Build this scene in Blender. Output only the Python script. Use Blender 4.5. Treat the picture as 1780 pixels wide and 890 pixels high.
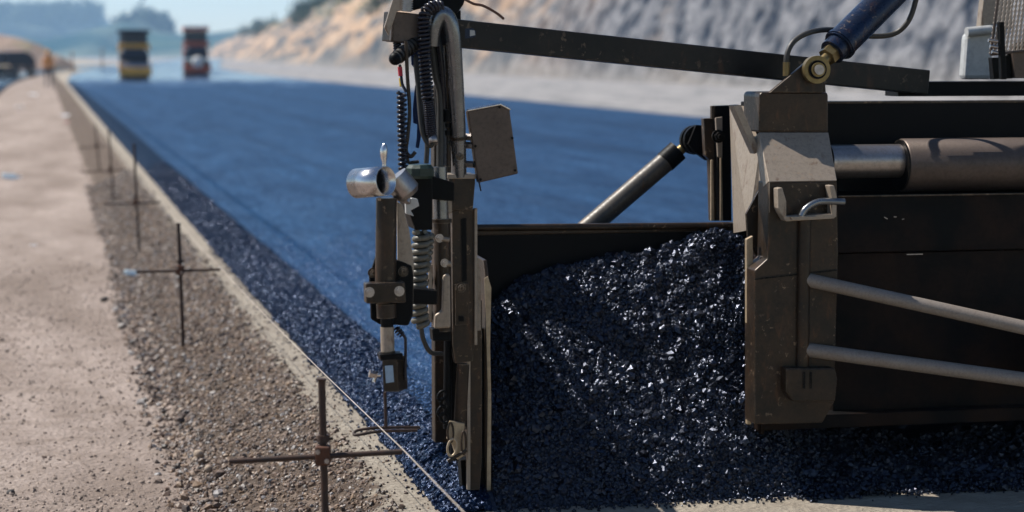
import bpy, math, random
import numpy as np
from mathutils import Vector, Matrix
random.seed(7); rng = np.random.default_rng(7)
R = math.radians
scene = bpy.context.scene
COL = scene.collection
for o in list(bpy.data.objects): bpy.data.objects.remove(o)

# ------------------------------------------------------------ camera
FPX = 3700.0; CAM = Vector((0, 0, 1.4)); PITCH = math.atan(350/FPX)
cd = bpy.data.cameras.new('camera'); cam = bpy.data.objects.new('camera', cd); COL.objects.link(cam)
cam.location = CAM; cam.rotation_euler = (R(90)-PITCH, 0, 0)
cd.sensor_width = 36; cd.lens = FPX/1780*36; cd.clip_end = 9000; cd.clip_start = 0.1
cd.dof.use_dof = True; cd.dof.focus_distance = 6.7; cd.dof.aperture_fstop = 2.8
scene.camera = cam
# ------------------------------------------------------------ light
SUN = Vector((-.573, .200, .795)).normalized()
EL = math.asin(SUN.z); AZ = math.atan2(SUN.x, SUN.y)
w = bpy.data.worlds.new('World'); scene.world = w; w.use_nodes = True
nt = w.node_tree; nt.nodes.clear()
sky = nt.nodes.new('ShaderNodeTexSky'); sky.sky_type = 'NISHITA'; sky.sun_disc = False
sky.sun_elevation = EL; sky.sun_rotation = AZ; sky.air_density = 1.0; sky.dust_density = .0; sky.ozone_density = 3.5; sky.altitude = 0
bg = nt.nodes.new('ShaderNodeBackground'); bg.inputs['Strength'].default_value = .075
wo = nt.nodes.new('ShaderNodeOutputWorld')
nt.links.new(sky.outputs[0], bg.inputs[0]); nt.links.new(bg.outputs[0], wo.inputs[0])
sd = bpy.data.lights.new('sun', 'SUN'); sd.energy = 5.0; sd.angle = R(.5); sd.color = (1, .95, .87)
so = bpy.data.objects.new('sun', sd); COL.objects.link(so)
so.rotation_euler = (-SUN).to_track_quat('-Z', 'Y').to_euler(); so.location = (-10, 3, 14)
vs = scene.view_settings; vs.view_transform = 'Standard'; vs.look = 'None'; vs.exposure = 0.66; vs.gamma = 1
scene.render.engine = 'CYCLES'; scene.cycles.volume_bounces = 2; scene.cycles.max_bounces = 5
scene.cycles.volume_step_rate = 4; scene.cycles.sample_clamp_indirect = 4

# ------------------------------------------------------------ frames of reference
TH = R(12.4); O = Vector((-.07, 6.55, 0))
EU = Vector((math.cos(TH), math.sin(TH), 0)); EV = Vector((-math.sin(TH), math.cos(TH), 0))
def ray(px, py):
    r = (px-890)/FPX; u = (445-py)/FPX; c, s = math.cos(PITCH), math.sin(PITCH)
    return Vector((r, c+u*s, -s+u*c))
def L(px, py, v):            # local (u,v,z) of the paver / road frame
    d = ray(px, py); t = ((O-CAM).dot(EV)+v)/d.dot(EV); p = CAM+d*t
    q = p-O; return Vector((q.dot(EU), v, p.z))
def G(px, py, z=0.):         # world point on a level
    d = ray(px, py); t = (z-CAM.z)/d.z; return CAM+d*t
def AT(px, py, Y):
    d = ray(px, py); return CAM+d*(Y/d.y)
def loc(p): q = p-O; return Vector((q.dot(EU), q.dot(EV), p.z))
def bend(v):
    v = np.asarray(v, float); t = np.clip(v-90, 0, None)
    return np.where(t < 150, .00028*t*t, .00028*22500+(t-150)*.084)

# ------------------------------------------------------------ materials
def mat(name):
    m = bpy.data.materials.new(name); m.use_nodes = True; n = m.node_tree
    return m, n, n.nodes['Principled BSDF']
def coord(n, kind='Object'):
    return n.nodes.new('ShaderNodeTexCoord').outputs[kind]
def noise(n, vec, scale, detail=6, rough=.6, dist=0):
    t = n.nodes.new('ShaderNodeTexNoise'); t.inputs['Scale'].default_value = scale
    t.inputs['Detail'].default_value = detail; t.inputs['Roughness'].default_value = rough
    t.inputs['Distortion'].default_value = dist; n.links.new(vec, t.inputs['Vector']); return t.outputs['Fac']
def ramp(n, fac, stops):
    r = n.nodes.new('ShaderNodeValToRGB'); e = r.color_ramp.elements
    while len(e) < len(stops): e.new(.5)
    for i, (p, c) in enumerate(stops):
        e[i].position = p; e[i].color = (c, c, c, 1) if isinstance(c, (int, float)) else (*c, 1)
    n.links.new(fac, r.inputs[0]); return r.outputs[0]
def mix(n, fac, a, b, mode='MIX'):
    x = n.nodes.new('ShaderNodeMix'); x.data_type = 'RGBA'; x.blend_type = mode
    for s, v in ((0, fac), (6, a), (7, b)):
        if isinstance(v, (int, float)): x.inputs[s].default_value = v
        elif isinstance(v, tuple): x.inputs[s].default_value = (*v, 1)
        else: n.links.new(v, x.inputs[s])
    return x.outputs[2]
def mth(n, op, a, b=0.):
    x = n.nodes.new('ShaderNodeMath'); x.operation = op
    for i, v in enumerate((a, b)):
        if isinstance(v, (int, float)): x.inputs[i].default_value = v
        else: n.links.new(v, x.inputs[i])
    return x.outputs[0]
def bump(n, b, h, strength, dist, normal=None):
    x = n.nodes.new('ShaderNodeBump'); x.inputs['Strength'].default_value = strength
    x.inputs['Distance'].default_value = dist; n.links.new(h, x.inputs['Height'])
    if normal: n.links.new(normal, x.inputs['Normal'])
    n.links.new(x.outputs[0], b.inputs['Normal']); return x.outputs[0]
def mapping(n, vec, sc=(1, 1, 1), rot=(0, 0, 0)):
    x = n.nodes.new('ShaderNodeMapping'); x.inputs['Scale'].default_value = sc; x.inputs['Rotation'].default_value = rot
    n.links.new(vec, x.inputs['Vector']); return x.outputs[0]
def voro(n, vec, scale, out='Distance', rnd=1):
    t = n.nodes.new('ShaderNodeTexVoronoi'); t.inputs['Scale'].default_value = scale
    t.inputs['Randomness'].default_value = rnd; n.links.new(vec, t.inputs['Vector']); return t.outputs[out]

def steel(name, c, rough=.5, metal=.3, dirt=(.11, .08, .055), dirt_amt=.5, spots=.0, scale=9, spec=.3, wear=0):
    m, n, b = mat(name); v = coord(n)
    a = noise(n, v, scale, 8, .65); f = noise(n, v, scale*9, 5, .7)
    base = mix(n, ramp(n, a, [(.38, 0.), (.72, dirt_amt)]), c, dirt)
    base = mix(n, ramp(n, f, [(.45, 0.), (.8, .55)]), base, tuple(x*.35 for x in c))
    if spots:
        s = noise(n, v, scale*6, 4, .6, .4)
        sm_ = ramp(n, noise(n, v, scale*.8, 3), [(.46, .0), (.60, 1.)])
        base = mix(n, mth(n, 'MULTIPLY', sm_, ramp(n, s, [(.61, 0.), (.65, spots)])), base, (.30, .21, .14))
        s2 = noise(n, mapping(n, v, (1, 1, .35)), scale*4.3, 4, .6, .4)
        base = mix(n, ramp(n, s2, [(.58, 0.), (.72, spots)]), base, (.10, .042, .018))
    if wear:
        bv = n.nodes.new('ShaderNodeBevel'); bv.samples = 4; bv.inputs['Radius'].default_value = .005
        ge = n.nodes.new('ShaderNodeNewGeometry'); dt = n.nodes.new('ShaderNodeVectorMath'); dt.operation = 'DOT_PRODUCT'
        n.links.new(bv.outputs[0], dt.inputs[0]); n.links.new(ge.outputs['Normal'], dt.inputs[1])
        wv = mth(n, 'MULTIPLY', ramp(n, dt.outputs['Value'], [(.80, 1.), (.97, 0.)]), ramp(n, f, [(.40, 0.), (.62, 1.)]))
        base = mix(n, mth(n, 'MULTIPLY', wv, wear), base, (.34, .27, .20))
    b.inputs['Specular IOR Level'].default_value = spec
    n.links.new(base, b.inputs['Base Color'])
    b.inputs['Metallic'].default_value = metal
    rr = mix(n, f, (rough-.12,)*3, (rough+.2,)*3); n.links.new(rr, b.inputs['Roughness'])
    bump(n, b, f, .25, .002)
    return m
M = {}
M['frame'] = steel('grimy_steel', (.017, .0125, .0088), .36, .25, (.060, .034, .018), .75, spots=.5, wear=.8)
M['dusty'] = steel('dusty_tan_steel', (.29, .235, .185), .45, .3, (.26, .21, .155), .6, spots=.6, wear=.9)
M['black'] = steel('oily_black_steel', (.0014, .0016, .0024), .45, .0, (.005, .004, .003), .5, spec=.10, wear=.25)
M['rusty'] = steel('rust_streaked_black_steel', (.0012, .0012, .0014), .55, .0, (.024, .0105, .005), .9, spec=.12, scale=5)
M['gun'] = steel('gunmetal_pipe', (.19, .20, .215), .24, .85, (.09, .085, .08), .4, scale=2.5)
M['brownpl'] = steel('brown_plate', (.10, .075, .062), .4, .45, (.05, .038, .032), .6)
M['bluecyl'] = steel('worn_blue_paint', (.006, .018, .050), .25, .4, (.03, .026, .022), .6, spots=.4)
M['edge'] = steel('worn_and_sunlit_edge', (.42, .33, .22), .45, .4, (.2, .13, .08), .6)  # bare metal tone, also used to paint sunlight on plate edges
M['bar'] = steel('dusty_round_bar', (.21, .18, .155), .5, .2, (.18, .14, .11), .7, scale=14)
M['chrome'] = steel('polished_steel', (.62, .60, .60), .2, 1.0, (.35, .3, .27), .35)
M['chrome2'] = steel('scuffed_polished_steel', (.34, .31, .30), .32, .9, (.2, .15, .12), .5)
M['brass'] = steel('oily_brass', (.22, .16, .07), .35, .7, (.06, .05, .03), .6)
M['rubber'] = steel('black_rubber_cable', (.012, .011, .017), .25, 0, (.03, .025, .03), .4)
M['hose'] = steel('dusty_hydraulic_hose', (.028, .027, .025), .4, 0, (.07, .06, .05), .6)
M['coilhose'] = steel('dusty_spiral_hose', (.13, .12, .095), .4, 0, (.07, .06, .05), .6)
M['green'] = steel('dark_green_plastic', (.012, .03, .022), .35, 0, (.03, .03, .025), .4)
M['cloth'] = steel('blue_rag', (.008, .02, .07), .9, 0, (.01, .012, .03), .4)
M['rope'] = steel('frayed_brown_rope', (.10, .05, .04), .9, 0, (.16, .1, .07), .5, scale=40)
M['stake'] = steel('dark_rusty_rebar', (.035, .024, .02), .6, .2, (.10, .045, .025), .6, scale=20)
M['clamp'] = steel('rusty_clamp', (.10, .04, .02), .7, .1, (.04, .02, .015), .6, scale=30)
M['string'] = steel('pale_steel_wire', (.50, .43, .36), .6, 0, (.4, .3, .25), .5, scale=30)
M['label'] = steel('pale_blue_sticker', (.30, .40, .50), .5, 0, (.2, .25, .3), .5, scale=60)
M['yellow'] = steel('site_yellow_paint', (.85, .42, .05), .45, 0, (.3, .17, .06), .4, scale=2)
M['red'] = steel('faded_red_paint', (.50, .11, .05), .45, 0, (.25, .05, .03), .4, scale=2)
M['white'] = steel('white_paint', (.78, .76, .72), .4, 0, (.5, .47, .42), .3, scale=2)
M['dark'] = steel('dark_machine_paint', (.012, .016, .035), .5, 0, (.02, .02, .03), .4, scale=2)
M['tyre'] = steel('tyre_rubber', (.015, .015, .015), .8, 0, (.05, .04, .03), .4, scale=5)
M['glass'] = steel('dark_cab_glass', (.01, .02, .04), .12, 0, (.01, .02, .04), .1, scale=2)
M['orange'] = steel('hi_vis_orange_cloth', (.75, .28, .05), .9, 0, (.6, .2, .05), .3, scale=6)
M['navy'] = steel('navy_trousers', (.012, .016, .03), .9, 0, (.02, .02, .03), .3, scale=6)
M['skin'] = steel('skin', (.32, .17, .11), .6, 0, (.28, .14, .09), .2, scale=6)
M['paper'] = steel('white_paper_litter', (.8, .8, .82), .7, 0, (.6, .6, .6), .3, scale=30)
M['galv'] = steel('pale_galvanised_sheet', (.42, .42, .41), .5, .2, (.3, .29, .27), .4, scale=4)
M['wood'] = steel('weathered_timber', (.33, .22, .14), .8, 0, (.2, .14, .09), .5, scale=12)
M['redtape'] = steel('red_tape', (.45, .03, .05), .5, 0, (.3, .02, .03), .3, scale=30)
M['yeltape'] = steel('yellow_tape', (.45, .30, .03), .5, 0, (.3, .2, .03), .3, scale=30)
M['beam'] = steel('scuffed_black_beam', (.0035, .0035, .004), .4, .1, (.024, .018, .014), .7, spots=.3, scale=5, spec=.25, wear=.9)
M['strut'] = steel('grimy_strut', (.055, .05, .045), .4, .2, (.14, .115, .09), .6, spots=.5, scale=12)
def bottle_mat():
    m, n, b = mat('clear_blue_plastic'); b.inputs['Base Color'].default_value = (.75, .88, .95, 1)
    b.inputs['Roughness'].default_value = .12; b.inputs['Transmission Weight'].default_value = .55; b.inputs['IOR'].default_value = 1.4
    v = coord(n); bump(n, b, noise(n, v, 60, 3), .6, .01); return m
M['bottle'] = bottle_mat()

def bitumen(name, c, rough, var=.5, spec=.5, tint=(.5, .62, 1, 1)):
    m, n, b = mat(name); g = n.nodes.new('ShaderNodeNewGeometry')
    v = coord(n)
    rnd = g.outputs['Random Per Island']
    base = mix(n, ramp(n, rnd, [(0, 0.), (1, var)]), c, tuple(x*2.6 for x in c))
    n.links.new(base, b.inputs['Base Color'])
    n.links.new(ramp(n, rnd, [(0, rough+.22), (.5, rough), (1, rough+.1)]), b.inputs['Roughness'])
    b.inputs['Specular IOR Level'].default_value = spec; b.inputs['Specular Tint'].default_value = tint
    bump(n, b, noise(n, v, 240, 4, .7), .6, .0022); return m
M['pile'] = bitumen('hot_bitumen_aggregate', (.0009, .0014, .0030), .15, .8, .6, (.66, .74, 1, 1))
M['loose'] = bitumen('loose_bitumen_aggregate', (.0008, .0030, .010), .15, .8, .26, (.30, .48, 1, 1))
M['chips'] = bitumen('fresh_mat_chips', (.012, .036, .09), .26, .7, .5, (.4, .6, 1, 1))
def rolled():
    m, n, b = mat('fresh_asphalt'); v = coord(n)
    sep = n.nodes.new('ShaderNodeSeparateXYZ'); n.links.new(v, sep.inputs[0])
    fine = voro(n, v, 95); fine2 = noise(n, v, 170, 3, .7); mid = noise(n, mapping(n, v, (1, .15, 1)), 9, 5, .65); big = noise(n, mapping(n, v, (1, .25, 1)), .8, 5, .6)
    c = mix(n, ramp(n, big, [(.3, 0.), (.7, 1.)]), (.010, .040, .100), (.015, .058, .140))
    c = mix(n, ramp(n, mid, [(.35, .8), (.6, 0.)]), c, (.006, .022, .06))
    c = mix(n, ramp(n, noise(n, mapping(n, v, (.5, 1.6, 1)), .55, 5, .65), [(.42, .65), (.58, 0.)]), c, (.010, .034, .09))
    c = mix(n, ramp(n, noise(n, mapping(n, v, (1, .12, 1)), 2.3, 5, .7), [(.45, 0.), (.7, .5)]), c, (.024, .080, .18))
    gr1 = noise(n, mapping(n, v, (1, .11, 1)), 30, 6, .85); gr2 = noise(n, mapping(n, v, (1, .2, 1)), 3, 4, .7)
    gm = mth(n, 'ADD', mth(n, 'MULTIPLY', gr1, .72), mth(n, 'MULTIPLY', gr2, .28))
    c = mix(n, ramp(n, gm, [(.40, .75), (.50, .2), (.60, 0.)]), c, (.003, .014, .040))
    c = mix(n, ramp(n, gm, [(.50, 0.), (.66, .5)]), c, (.045, .115, .22))
    trans = noise(n, mapping(n, v, (.25, 2.2, 1)), .35, 4, .7)
    c = mix(n, ramp(n, trans, [(.36, .45), (.46, 0.)]), c, (.006, .028, .075))
    lane = noise(n, mapping(n, v, (1, .004, 1)), 1.6, 4, .7)
    c = mix(n, ramp(n, lane, [(.40, .55), (.48, 0.)]), c, (.004, .018, .05))
    # the loose raked margin is darker than the screeded surface
    mar = ramp(n, mth(n, 'ADD', sep.outputs[0], mth(n, 'MULTIPLY', mid, .05)), [(0., 1.), (.27, 1.), (.33, 0.)])
    c = mix(n, mth(n, 'MULTIPLY', mar, .93), c, (.002, .006, .018))
    c = mix(n, ramp(n, fine, [(.0, .5), (.5, 0.)]), c, (.003, .006, .014))
    n.links.new(c, b.inputs['Base Color'])
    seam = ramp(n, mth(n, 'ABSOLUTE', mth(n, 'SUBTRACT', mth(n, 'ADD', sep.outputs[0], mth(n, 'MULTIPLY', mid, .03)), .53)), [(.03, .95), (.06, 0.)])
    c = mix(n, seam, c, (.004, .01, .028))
    # gloss standing in for heat shimmer: wet patches far along the mat
    wet_shimmer = mth(n, 'MULTIPLY', ramp(n, noise(n, mapping(n, v, (1, .12, 1)), .35, 4, .6), [(.36, 0.), (.46, 1.)]),
              ramp(n, mth(n, 'ADD', mth(n, 'DIVIDE', sep.outputs[1], 300.), mth(n, 'MULTIPLY', big, .25)), [(.40, 0.), (.50, 1.)]))
    n.links.new(mix(n, wet_shimmer, (.5,)*3, (.13,)*3), b.inputs['Roughness'])
    n.links.new(mix(n, mth(n, 'MAXIMUM', mth(n, 'MULTIPLY', mar, .95), seam), mix(n, wet_shimmer, mix(n, ramp(n, gm, [(.4, 0.), (.6, 1.)]), (.04,)*3, (.22,)*3), (.9,)*3), (.02,)*3), b.inputs['Specular IOR Level']); n.links.new(mix(n, wet_shimmer, (.35, .6, 1.), (1., 1., 1.)), b.inputs['Specular Tint'])
    hgt = mth(n, 'ADD', fine, mth(n, 'ADD', fine2, mth(n, 'MULTIPLY', mid, 1.2)))
    bump(n, b, mth(n, 'MULTIPLY', hgt, mth(n, 'SUBTRACT', 1., mth(n, 'MULTIPLY', wet_shimmer, .85))), .7, .006); return m
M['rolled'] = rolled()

def ground_mat():
    m, n, b = mat('site_earth'); v = coord(n)
    sep = n.nodes.new('ShaderNodeSeparateXYZ'); n.links.new(v, sep.inputs[0]); u = sep.outputs[0]
    f = noise(n, v, 55, 8, .7); g2 = noise(n, v, 6, 6, .6); bg_ = noise(n, mapping(n, v, (1, .3, 1)), 1.3, 5, .6)
    track = mix(n, ramp(n, bg_, [(.38, 0.), (.62, 1.)]), (.37, .30, .26), (.22, .17, .14))
    track = mix(n, ramp(n, f, [(.45, 0.), (.66, .85)]), track, (.15, .115, .09))
    track = mix(n, ramp(n, g2, [(.50, 0.), (.65, .6)]), track, (.19, .145, .115))
    # two tyre-polished pale lanes
    peb = voro(n, v, 40, 'Color'); pebd = voro(n, v, 40)
    sl = mix(n, ramp(n, g2, [(.3, 0.), (.7, 1.)]), (.08, .056, .04), (.05, .035, .025))
    sl = mix(n, ramp(n, peb, [(.5, 0.), (.9, .6)]), sl, (.25, .19, .15))
    base = mix(n, ramp(n, g2, [(.3, 0.), (.7, 1.)]), (.33, .29, .235), (.23, .195, .155))
    base = mix(n, ramp(n, f, [(.5, 0.), (.75, .45)]), base, (.22, .18, .14))
    w1 = mth(n, 'ADD', u, mth(n, 'MULTIPLY', mth(n, 'SUBTRACT', g2, .5), .34))
    f1 = ramp(n, mth(n, 'MULTIPLY_ADD', w1, 1.0), [(0, 0.), (1, 1.)])
    def step(edge, soft):
        return ramp(n, mth(n, 'ADD', mth(n, 'MULTIPLY', mth(n, 'SUBTRACT', w1, edge), 1/soft), .5), [(0, 0.), (1, 1.)])
    c = mix(n, step(-.78, .06), track, sl)
    c = mix(n, step(-.315, .05), c, base)
    far = ramp(n, mth(n, 'DIVIDE', u, 60.), [(.19, 0.), (.2, 1.)])
    c = mix(n, far, c, mix(n, ramp(n, noise(n, mapping(n, v, (1, .35, 1)), .9, 7, .7), [(.40, 0.), (.60, 1.)]), (.15, .15, .155), (.31, .295, .29)))
    n.links.new(c, b.inputs['Base Color']); b.inputs['Roughness'].default_value = .92
    b.inputs['Specular IOR Level'].default_value = .2
    bump(n, b, mth(n, 'ADD', mth(n, 'MULTIPLY', pebd, .6), mth(n, 'ADD', f, g2)), .9, .016); return m
M['ground'] = ground_mat()
def stone_mat(name, stops, rough=.75):
    m, n, b = mat(name); g = n.nodes.new('ShaderNodeNewGeometry'); v = coord(n)
    c = ramp(n, g.outputs['Random Per Island'], stops)
    c = mix(n, ramp(n, noise(n, v, 120, 4), [(.4, 0.), (.7, .4)]), c, (.08, .06, .045))
    n.links.new(c, b.inputs['Base Color']); b.inputs['Roughness'].default_value = rough; return m
M['gravel'] = stone_mat('brown_gravel', [(0, (.03, .022, .017)), (.35, (.095, .058, .038)), (.6, (.17, .108, .072)), (.8, (.20, .125, .07)), (.93, (.16, .15, .155)), (1, (.42, .38, .34))], .55)
M['grit'] = stone_mat('tan_grit', [(0, (.10, .075, .06)), (.5, (.27, .20, .155)), (1, (.42, .33, .27))])
M['rock'] = stone_mat('tan_rock', [(0, (.30, .23, .17)), (1, (.34, .26, .19))])
M['clod'] = stone_mat('dark_clod', [(0, (.012, .012, .014)), (1, (.02, .018, .018))])

def hill_mat():
    m, n, b = mat('cut_rock_slope'); v = coord(n)
    sep = n.nodes.new('ShaderNodeSeparateXYZ'); n.links.new(v, sep.inputs[0])
    d = noise(n, mapping(n, v, (.6, .055, .11), (R(38), 0, 0)), .65, 7, .62, .8)
    big = noise(n, mapping(n, v, (1, .35, 1)), .06, 4, .5); f = noise(n, v, .7, 7, .65)
    warm = mix(n, ramp(n, d, [(.44, 0.), (.56, 1.)]), (.045, .065, .085), (.50, .33, .21))
    warm = mix(n, ramp(n, f, [(.46, 0.), (.66, .7)]), warm, (.50, .43, .36))
    grey = mix(n, ramp(n, f, [(.40, 0.), (.58, 1.)]), (.018, .028, .048), (.24, .24, .255))
    grey = mix(n, ramp(n, d, [(.55, 0.), (.7, .6)]), grey, (.44, .35, .27))
    far = ramp(n, mth(n, 'ADD', mth(n, 'DIVIDE', sep.outputs[1], 400.), mth(n, 'MULTIPLY', mth(n, 'SUBTRACT', big, .5), .15)), [(.26, 0.), (.42, 1.)])
    c = mix(n, far, grey, warm)
    foot = ramp(n, mth(n, 'DIVIDE', sep.outputs[2], 10.), [(.0, 1.), (.16, 0.)])
    c = mix(n, mth(n, 'MULTIPLY', foot, .7), c, (.28, .26, .24))
    gr = mth(n, 'MULTIPLY', ramp(n, noise(n, v, .12, 4), [(.5, 0.), (.58, 1.)]), ramp(n, mth(n, 'DIVIDE', sep.outputs[2], 20.), [(.3, 0.), (.5, .9)]))
    c = mix(n, gr, c, (.09, .12, .045))
    n.links.new(c, b.inputs['Base Color']); b.inputs['Roughness'].default_value = .95; b.inputs['Specular IOR Level'].default_value = .1
    bump(n, b, mth(n, 'ADD', f, d), 1., 1.2); return m
M['hill'] = hill_mat()
def far_mat(name, a, c2, c3, sc=.012):
    m, n, b = mat(name); v = coord(n)
    x = noise(n, mapping(n, v, (1, 1, 7)), sc, 6, .6); y = noise(n, mapping(n, v, (1, 1, 8)), sc*.6, 4, .5)
    c = mix(n, ramp(n, x, [(.44, 0.), (.54, 1.)]), a, c2); c = mix(n, ramp(n, y, [(.52, 0.), (.6, .8)]), c, c3)
    n.links.new(c, b.inputs['Base Color']); b.inputs['Roughness'].default_value = 1; b.inputs['Specular IOR Level'].default_value = 0; return m
M['far'] = far_mat('wooded_hill', (.012, .045, .055), (.10, .13, .11), (.04, .08, .06))
M['bank'] = far_mat('pink_earth_bank', (.33, .24, .19), (.25, .19, .155), (.22, .19, .12), .3)
def leaf_mat():
    m, n, b = mat('foliage'); g = n.nodes.new('ShaderNodeNewGeometry')
    n.links.new(ramp(n, g.outputs['Random Per Island'], [(0, (.012, .035, .022)), (1, (.04, .075, .03))]), b.inputs['Base Color'])
    b.inputs['Roughness'].default_value = .8; return m
M['leaf'] = leaf_mat()
def expanded():
    m, n, b = mat('expanded_metal'); b.inputs['Base Color'].default_value = (.33, .27, .22, 1); b.inputs['Metallic'].default_value = .4
    b.inputs['Roughness'].default_value = .5; return m
M['mesh'] = expanded()

# ------------------------------------------------------------ mesh builder
class MB:
    def __init__(s): s.v = []; s.f = []; s.sm = []
    def add(s, vs_, fs, smooth=False):
        k = len(s.v); s.v += [tuple(x) for x in vs_]; s.f += [tuple(k+i for i in f) for f in fs]; s.sm += [smooth]*len(fs)
        return s
    def box(s, c, size, rot=None):
        x, y, z = (q/2 for q in size); P = [Vector((a*x, b_*y, d*z)) for a in (-1, 1) for b_ in (-1, 1) for d in (-1, 1)]
        if rot is not None: P = [rot @ p for p in P]
        c = Vector(c)
        return s.add([p+c for p in P], [(0, 1, 3, 2), (4, 6, 7, 5), (0, 4, 5, 1), (2, 3, 7, 6), (0, 2, 6, 4), (1, 5, 7, 3)])
    def prism(s, poly, off):      # poly of 3D points, extruded by vector off
        n = len(poly); off = Vector(off); a = [Vector(p) for p in poly]; b = [p+off for p in a]
        return s.add(a+b, [tuple(range(n)), tuple(range(2*n-1, n-1, -1))]+[(i, i+n, (i+1) % n+n, (i+1) % n) for i in range(n)])
    def tube(s, path, r, seg=12, caps=True, smooth=True):
        path = [Vector(p) for p in path]; n = len(path)
        rs = r if isinstance(r, (list, tuple)) else [r]*n
        tan = [(path[min(i+1, n-1)]-path[max(i-1, 0)]).normalized() for i in range(n)]
        t0 = tan[0]; nrm = t0.orthogonal().normalized(); V = []
        for i in range(n):
            nrm = (nrm-tan[i]*nrm.dot(tan[i])).normalized(); bi = tan[i].cross(nrm)
            for k in range(seg):
                a = 2*math.pi*k/seg; V.append(path[i]+(nrm*math.cos(a)+bi*math.sin(a))*rs[i])
        F = [(i*seg+k, i*seg+(k+1) % seg, (i+1)*seg+(k+1) % seg, (i+1)*seg+k) for i in range(n-1) for k in range(seg)]
        s.add(V, F, smooth)
        if caps:
            s.add(V[:seg], [tuple(range(seg-1, -1, -1))]); s.add(V[-seg:], [tuple(range(seg))])
        return s
    def pipe(s, a, b, r, t=.003, seg=32):      # hollow sleeve, open at both ends
        a, b = Vector(a), Vector(b); d = (b-a).normalized(); n1 = d.orthogonal().normalized(); n2 = d.cross(n1); V = []
        for p, q in ((a, r), (b, r), (b, r-t), (a, r-t)):
            for k in range(seg):
                x = 2*math.pi*k/seg; V.append(p+(n1*math.cos(x)+n2*math.sin(x))*q)
        F = [(j*seg+k, j*seg+(k+1) % seg, ((j+1) % 4)*seg+(k+1) % seg, ((j+1) % 4)*seg+k) for j in range(4) for k in range(seg)]
        return s.add(V, F, True)
    def ball(s, c, r, sc=(1, 1, 1), seg=16, rings=10):
        V = []; c = Vector(c)
        for i in range(rings+1):
            t = math.pi*i/rings
            for k in range(seg):
                a = 2*math.pi*k/seg; V.append(c+Vector((r*sc[0]*math.sin(t)*math.cos(a), r*sc[1]*math.sin(t)*math.sin(a), r*sc[2]*math.cos(t))))
        return s.add(V, [(i*seg+k, (i+1)*seg+k, (i+1)*seg+(k+1) % seg, i*seg+(k+1) % seg) for i in range(rings) for k in range(seg)], True)
    def build(s, name, m, parent=None, bevel=0, at=None):
        me = bpy.data.meshes.new(name); me.from_pydata(s.v, [], s.f); me.polygons.foreach_set('use_smooth', s.sm)
        me.materials.append(M[m] if isinstance(m, str) else m); me.update()
        o = bpy.data.objects.new(name, me); COL.objects.link(o)
        if parent is not None: o.parent = parent
        if at is not None: o.location = at
        if bevel:
            b = o.modifiers.new('bevel', 'BEVEL'); b.width = bevel; b.segments = 2; b.limit_method = 'ANGLE'; b.angle_limit = R(40)
            b.harden_normals = False
        return o
def tag(o, label, cat, group=None, kind=None):
    if label: o['label'] = label
    if cat: o['category'] = cat
    if group: o['group'] = group
    if kind: o['kind'] = kind
    return o
def empty(name, at=(0, 0, 0), rz=0):
    o = bpy.data.objects.new(name, None); COL.objects.link(o); o.location = at; o.rotation_euler = (0, 0, rz); o.empty_display_size = .1; return o
def curve(pts, n=8):          # Catmull-Rom through 3D points
    P = [Vector(p) for p in pts]; P = [P[0]*2-P[1]]+P+[P[-1]*2-P[-2]]; out = []
    for i in range(1, len(P)-2):
        for k in range(n):
            t = k/n; a, b, c, d = P[i-1:i+3]
            out.append(.5*((2*b)+(c-a)*t+(2*a-5*b+4*c-d)*t*t+(3*b-a-3*c+d)*t**3))
    out.append(P[-2]); return out
def helix(pts, rc, turns, per=12):
    c = curve(pts, 10); n = int(turns*per); ln = [0]
    for a, b in zip(c, c[1:]): ln.append(ln[-1]+(b-a).length)
    out = []; nrm = (c[1]-c[0]).orthogonal().normalized(); j = 0
    for i in range(n+1):
        s = ln[-1]*i/n
        while j < len(c)-2 and ln[j+1] < s: j += 1
        t = (s-ln[j])/max(ln[j+1]-ln[j], 1e-9); p = c[j].lerp(c[j+1], min(t, 1)); d = (c[j+1]-c[j]).normalized()
        nrm = (nrm-d*nrm.dot(d)).normalized(); b = d.cross(nrm); a = 2*math.pi*i/per
        r = rc(i/n) if callable(rc) else rc
        out.append(p+(nrm*math.cos(a)+b*math.sin(a))*r)
    return out

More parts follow.
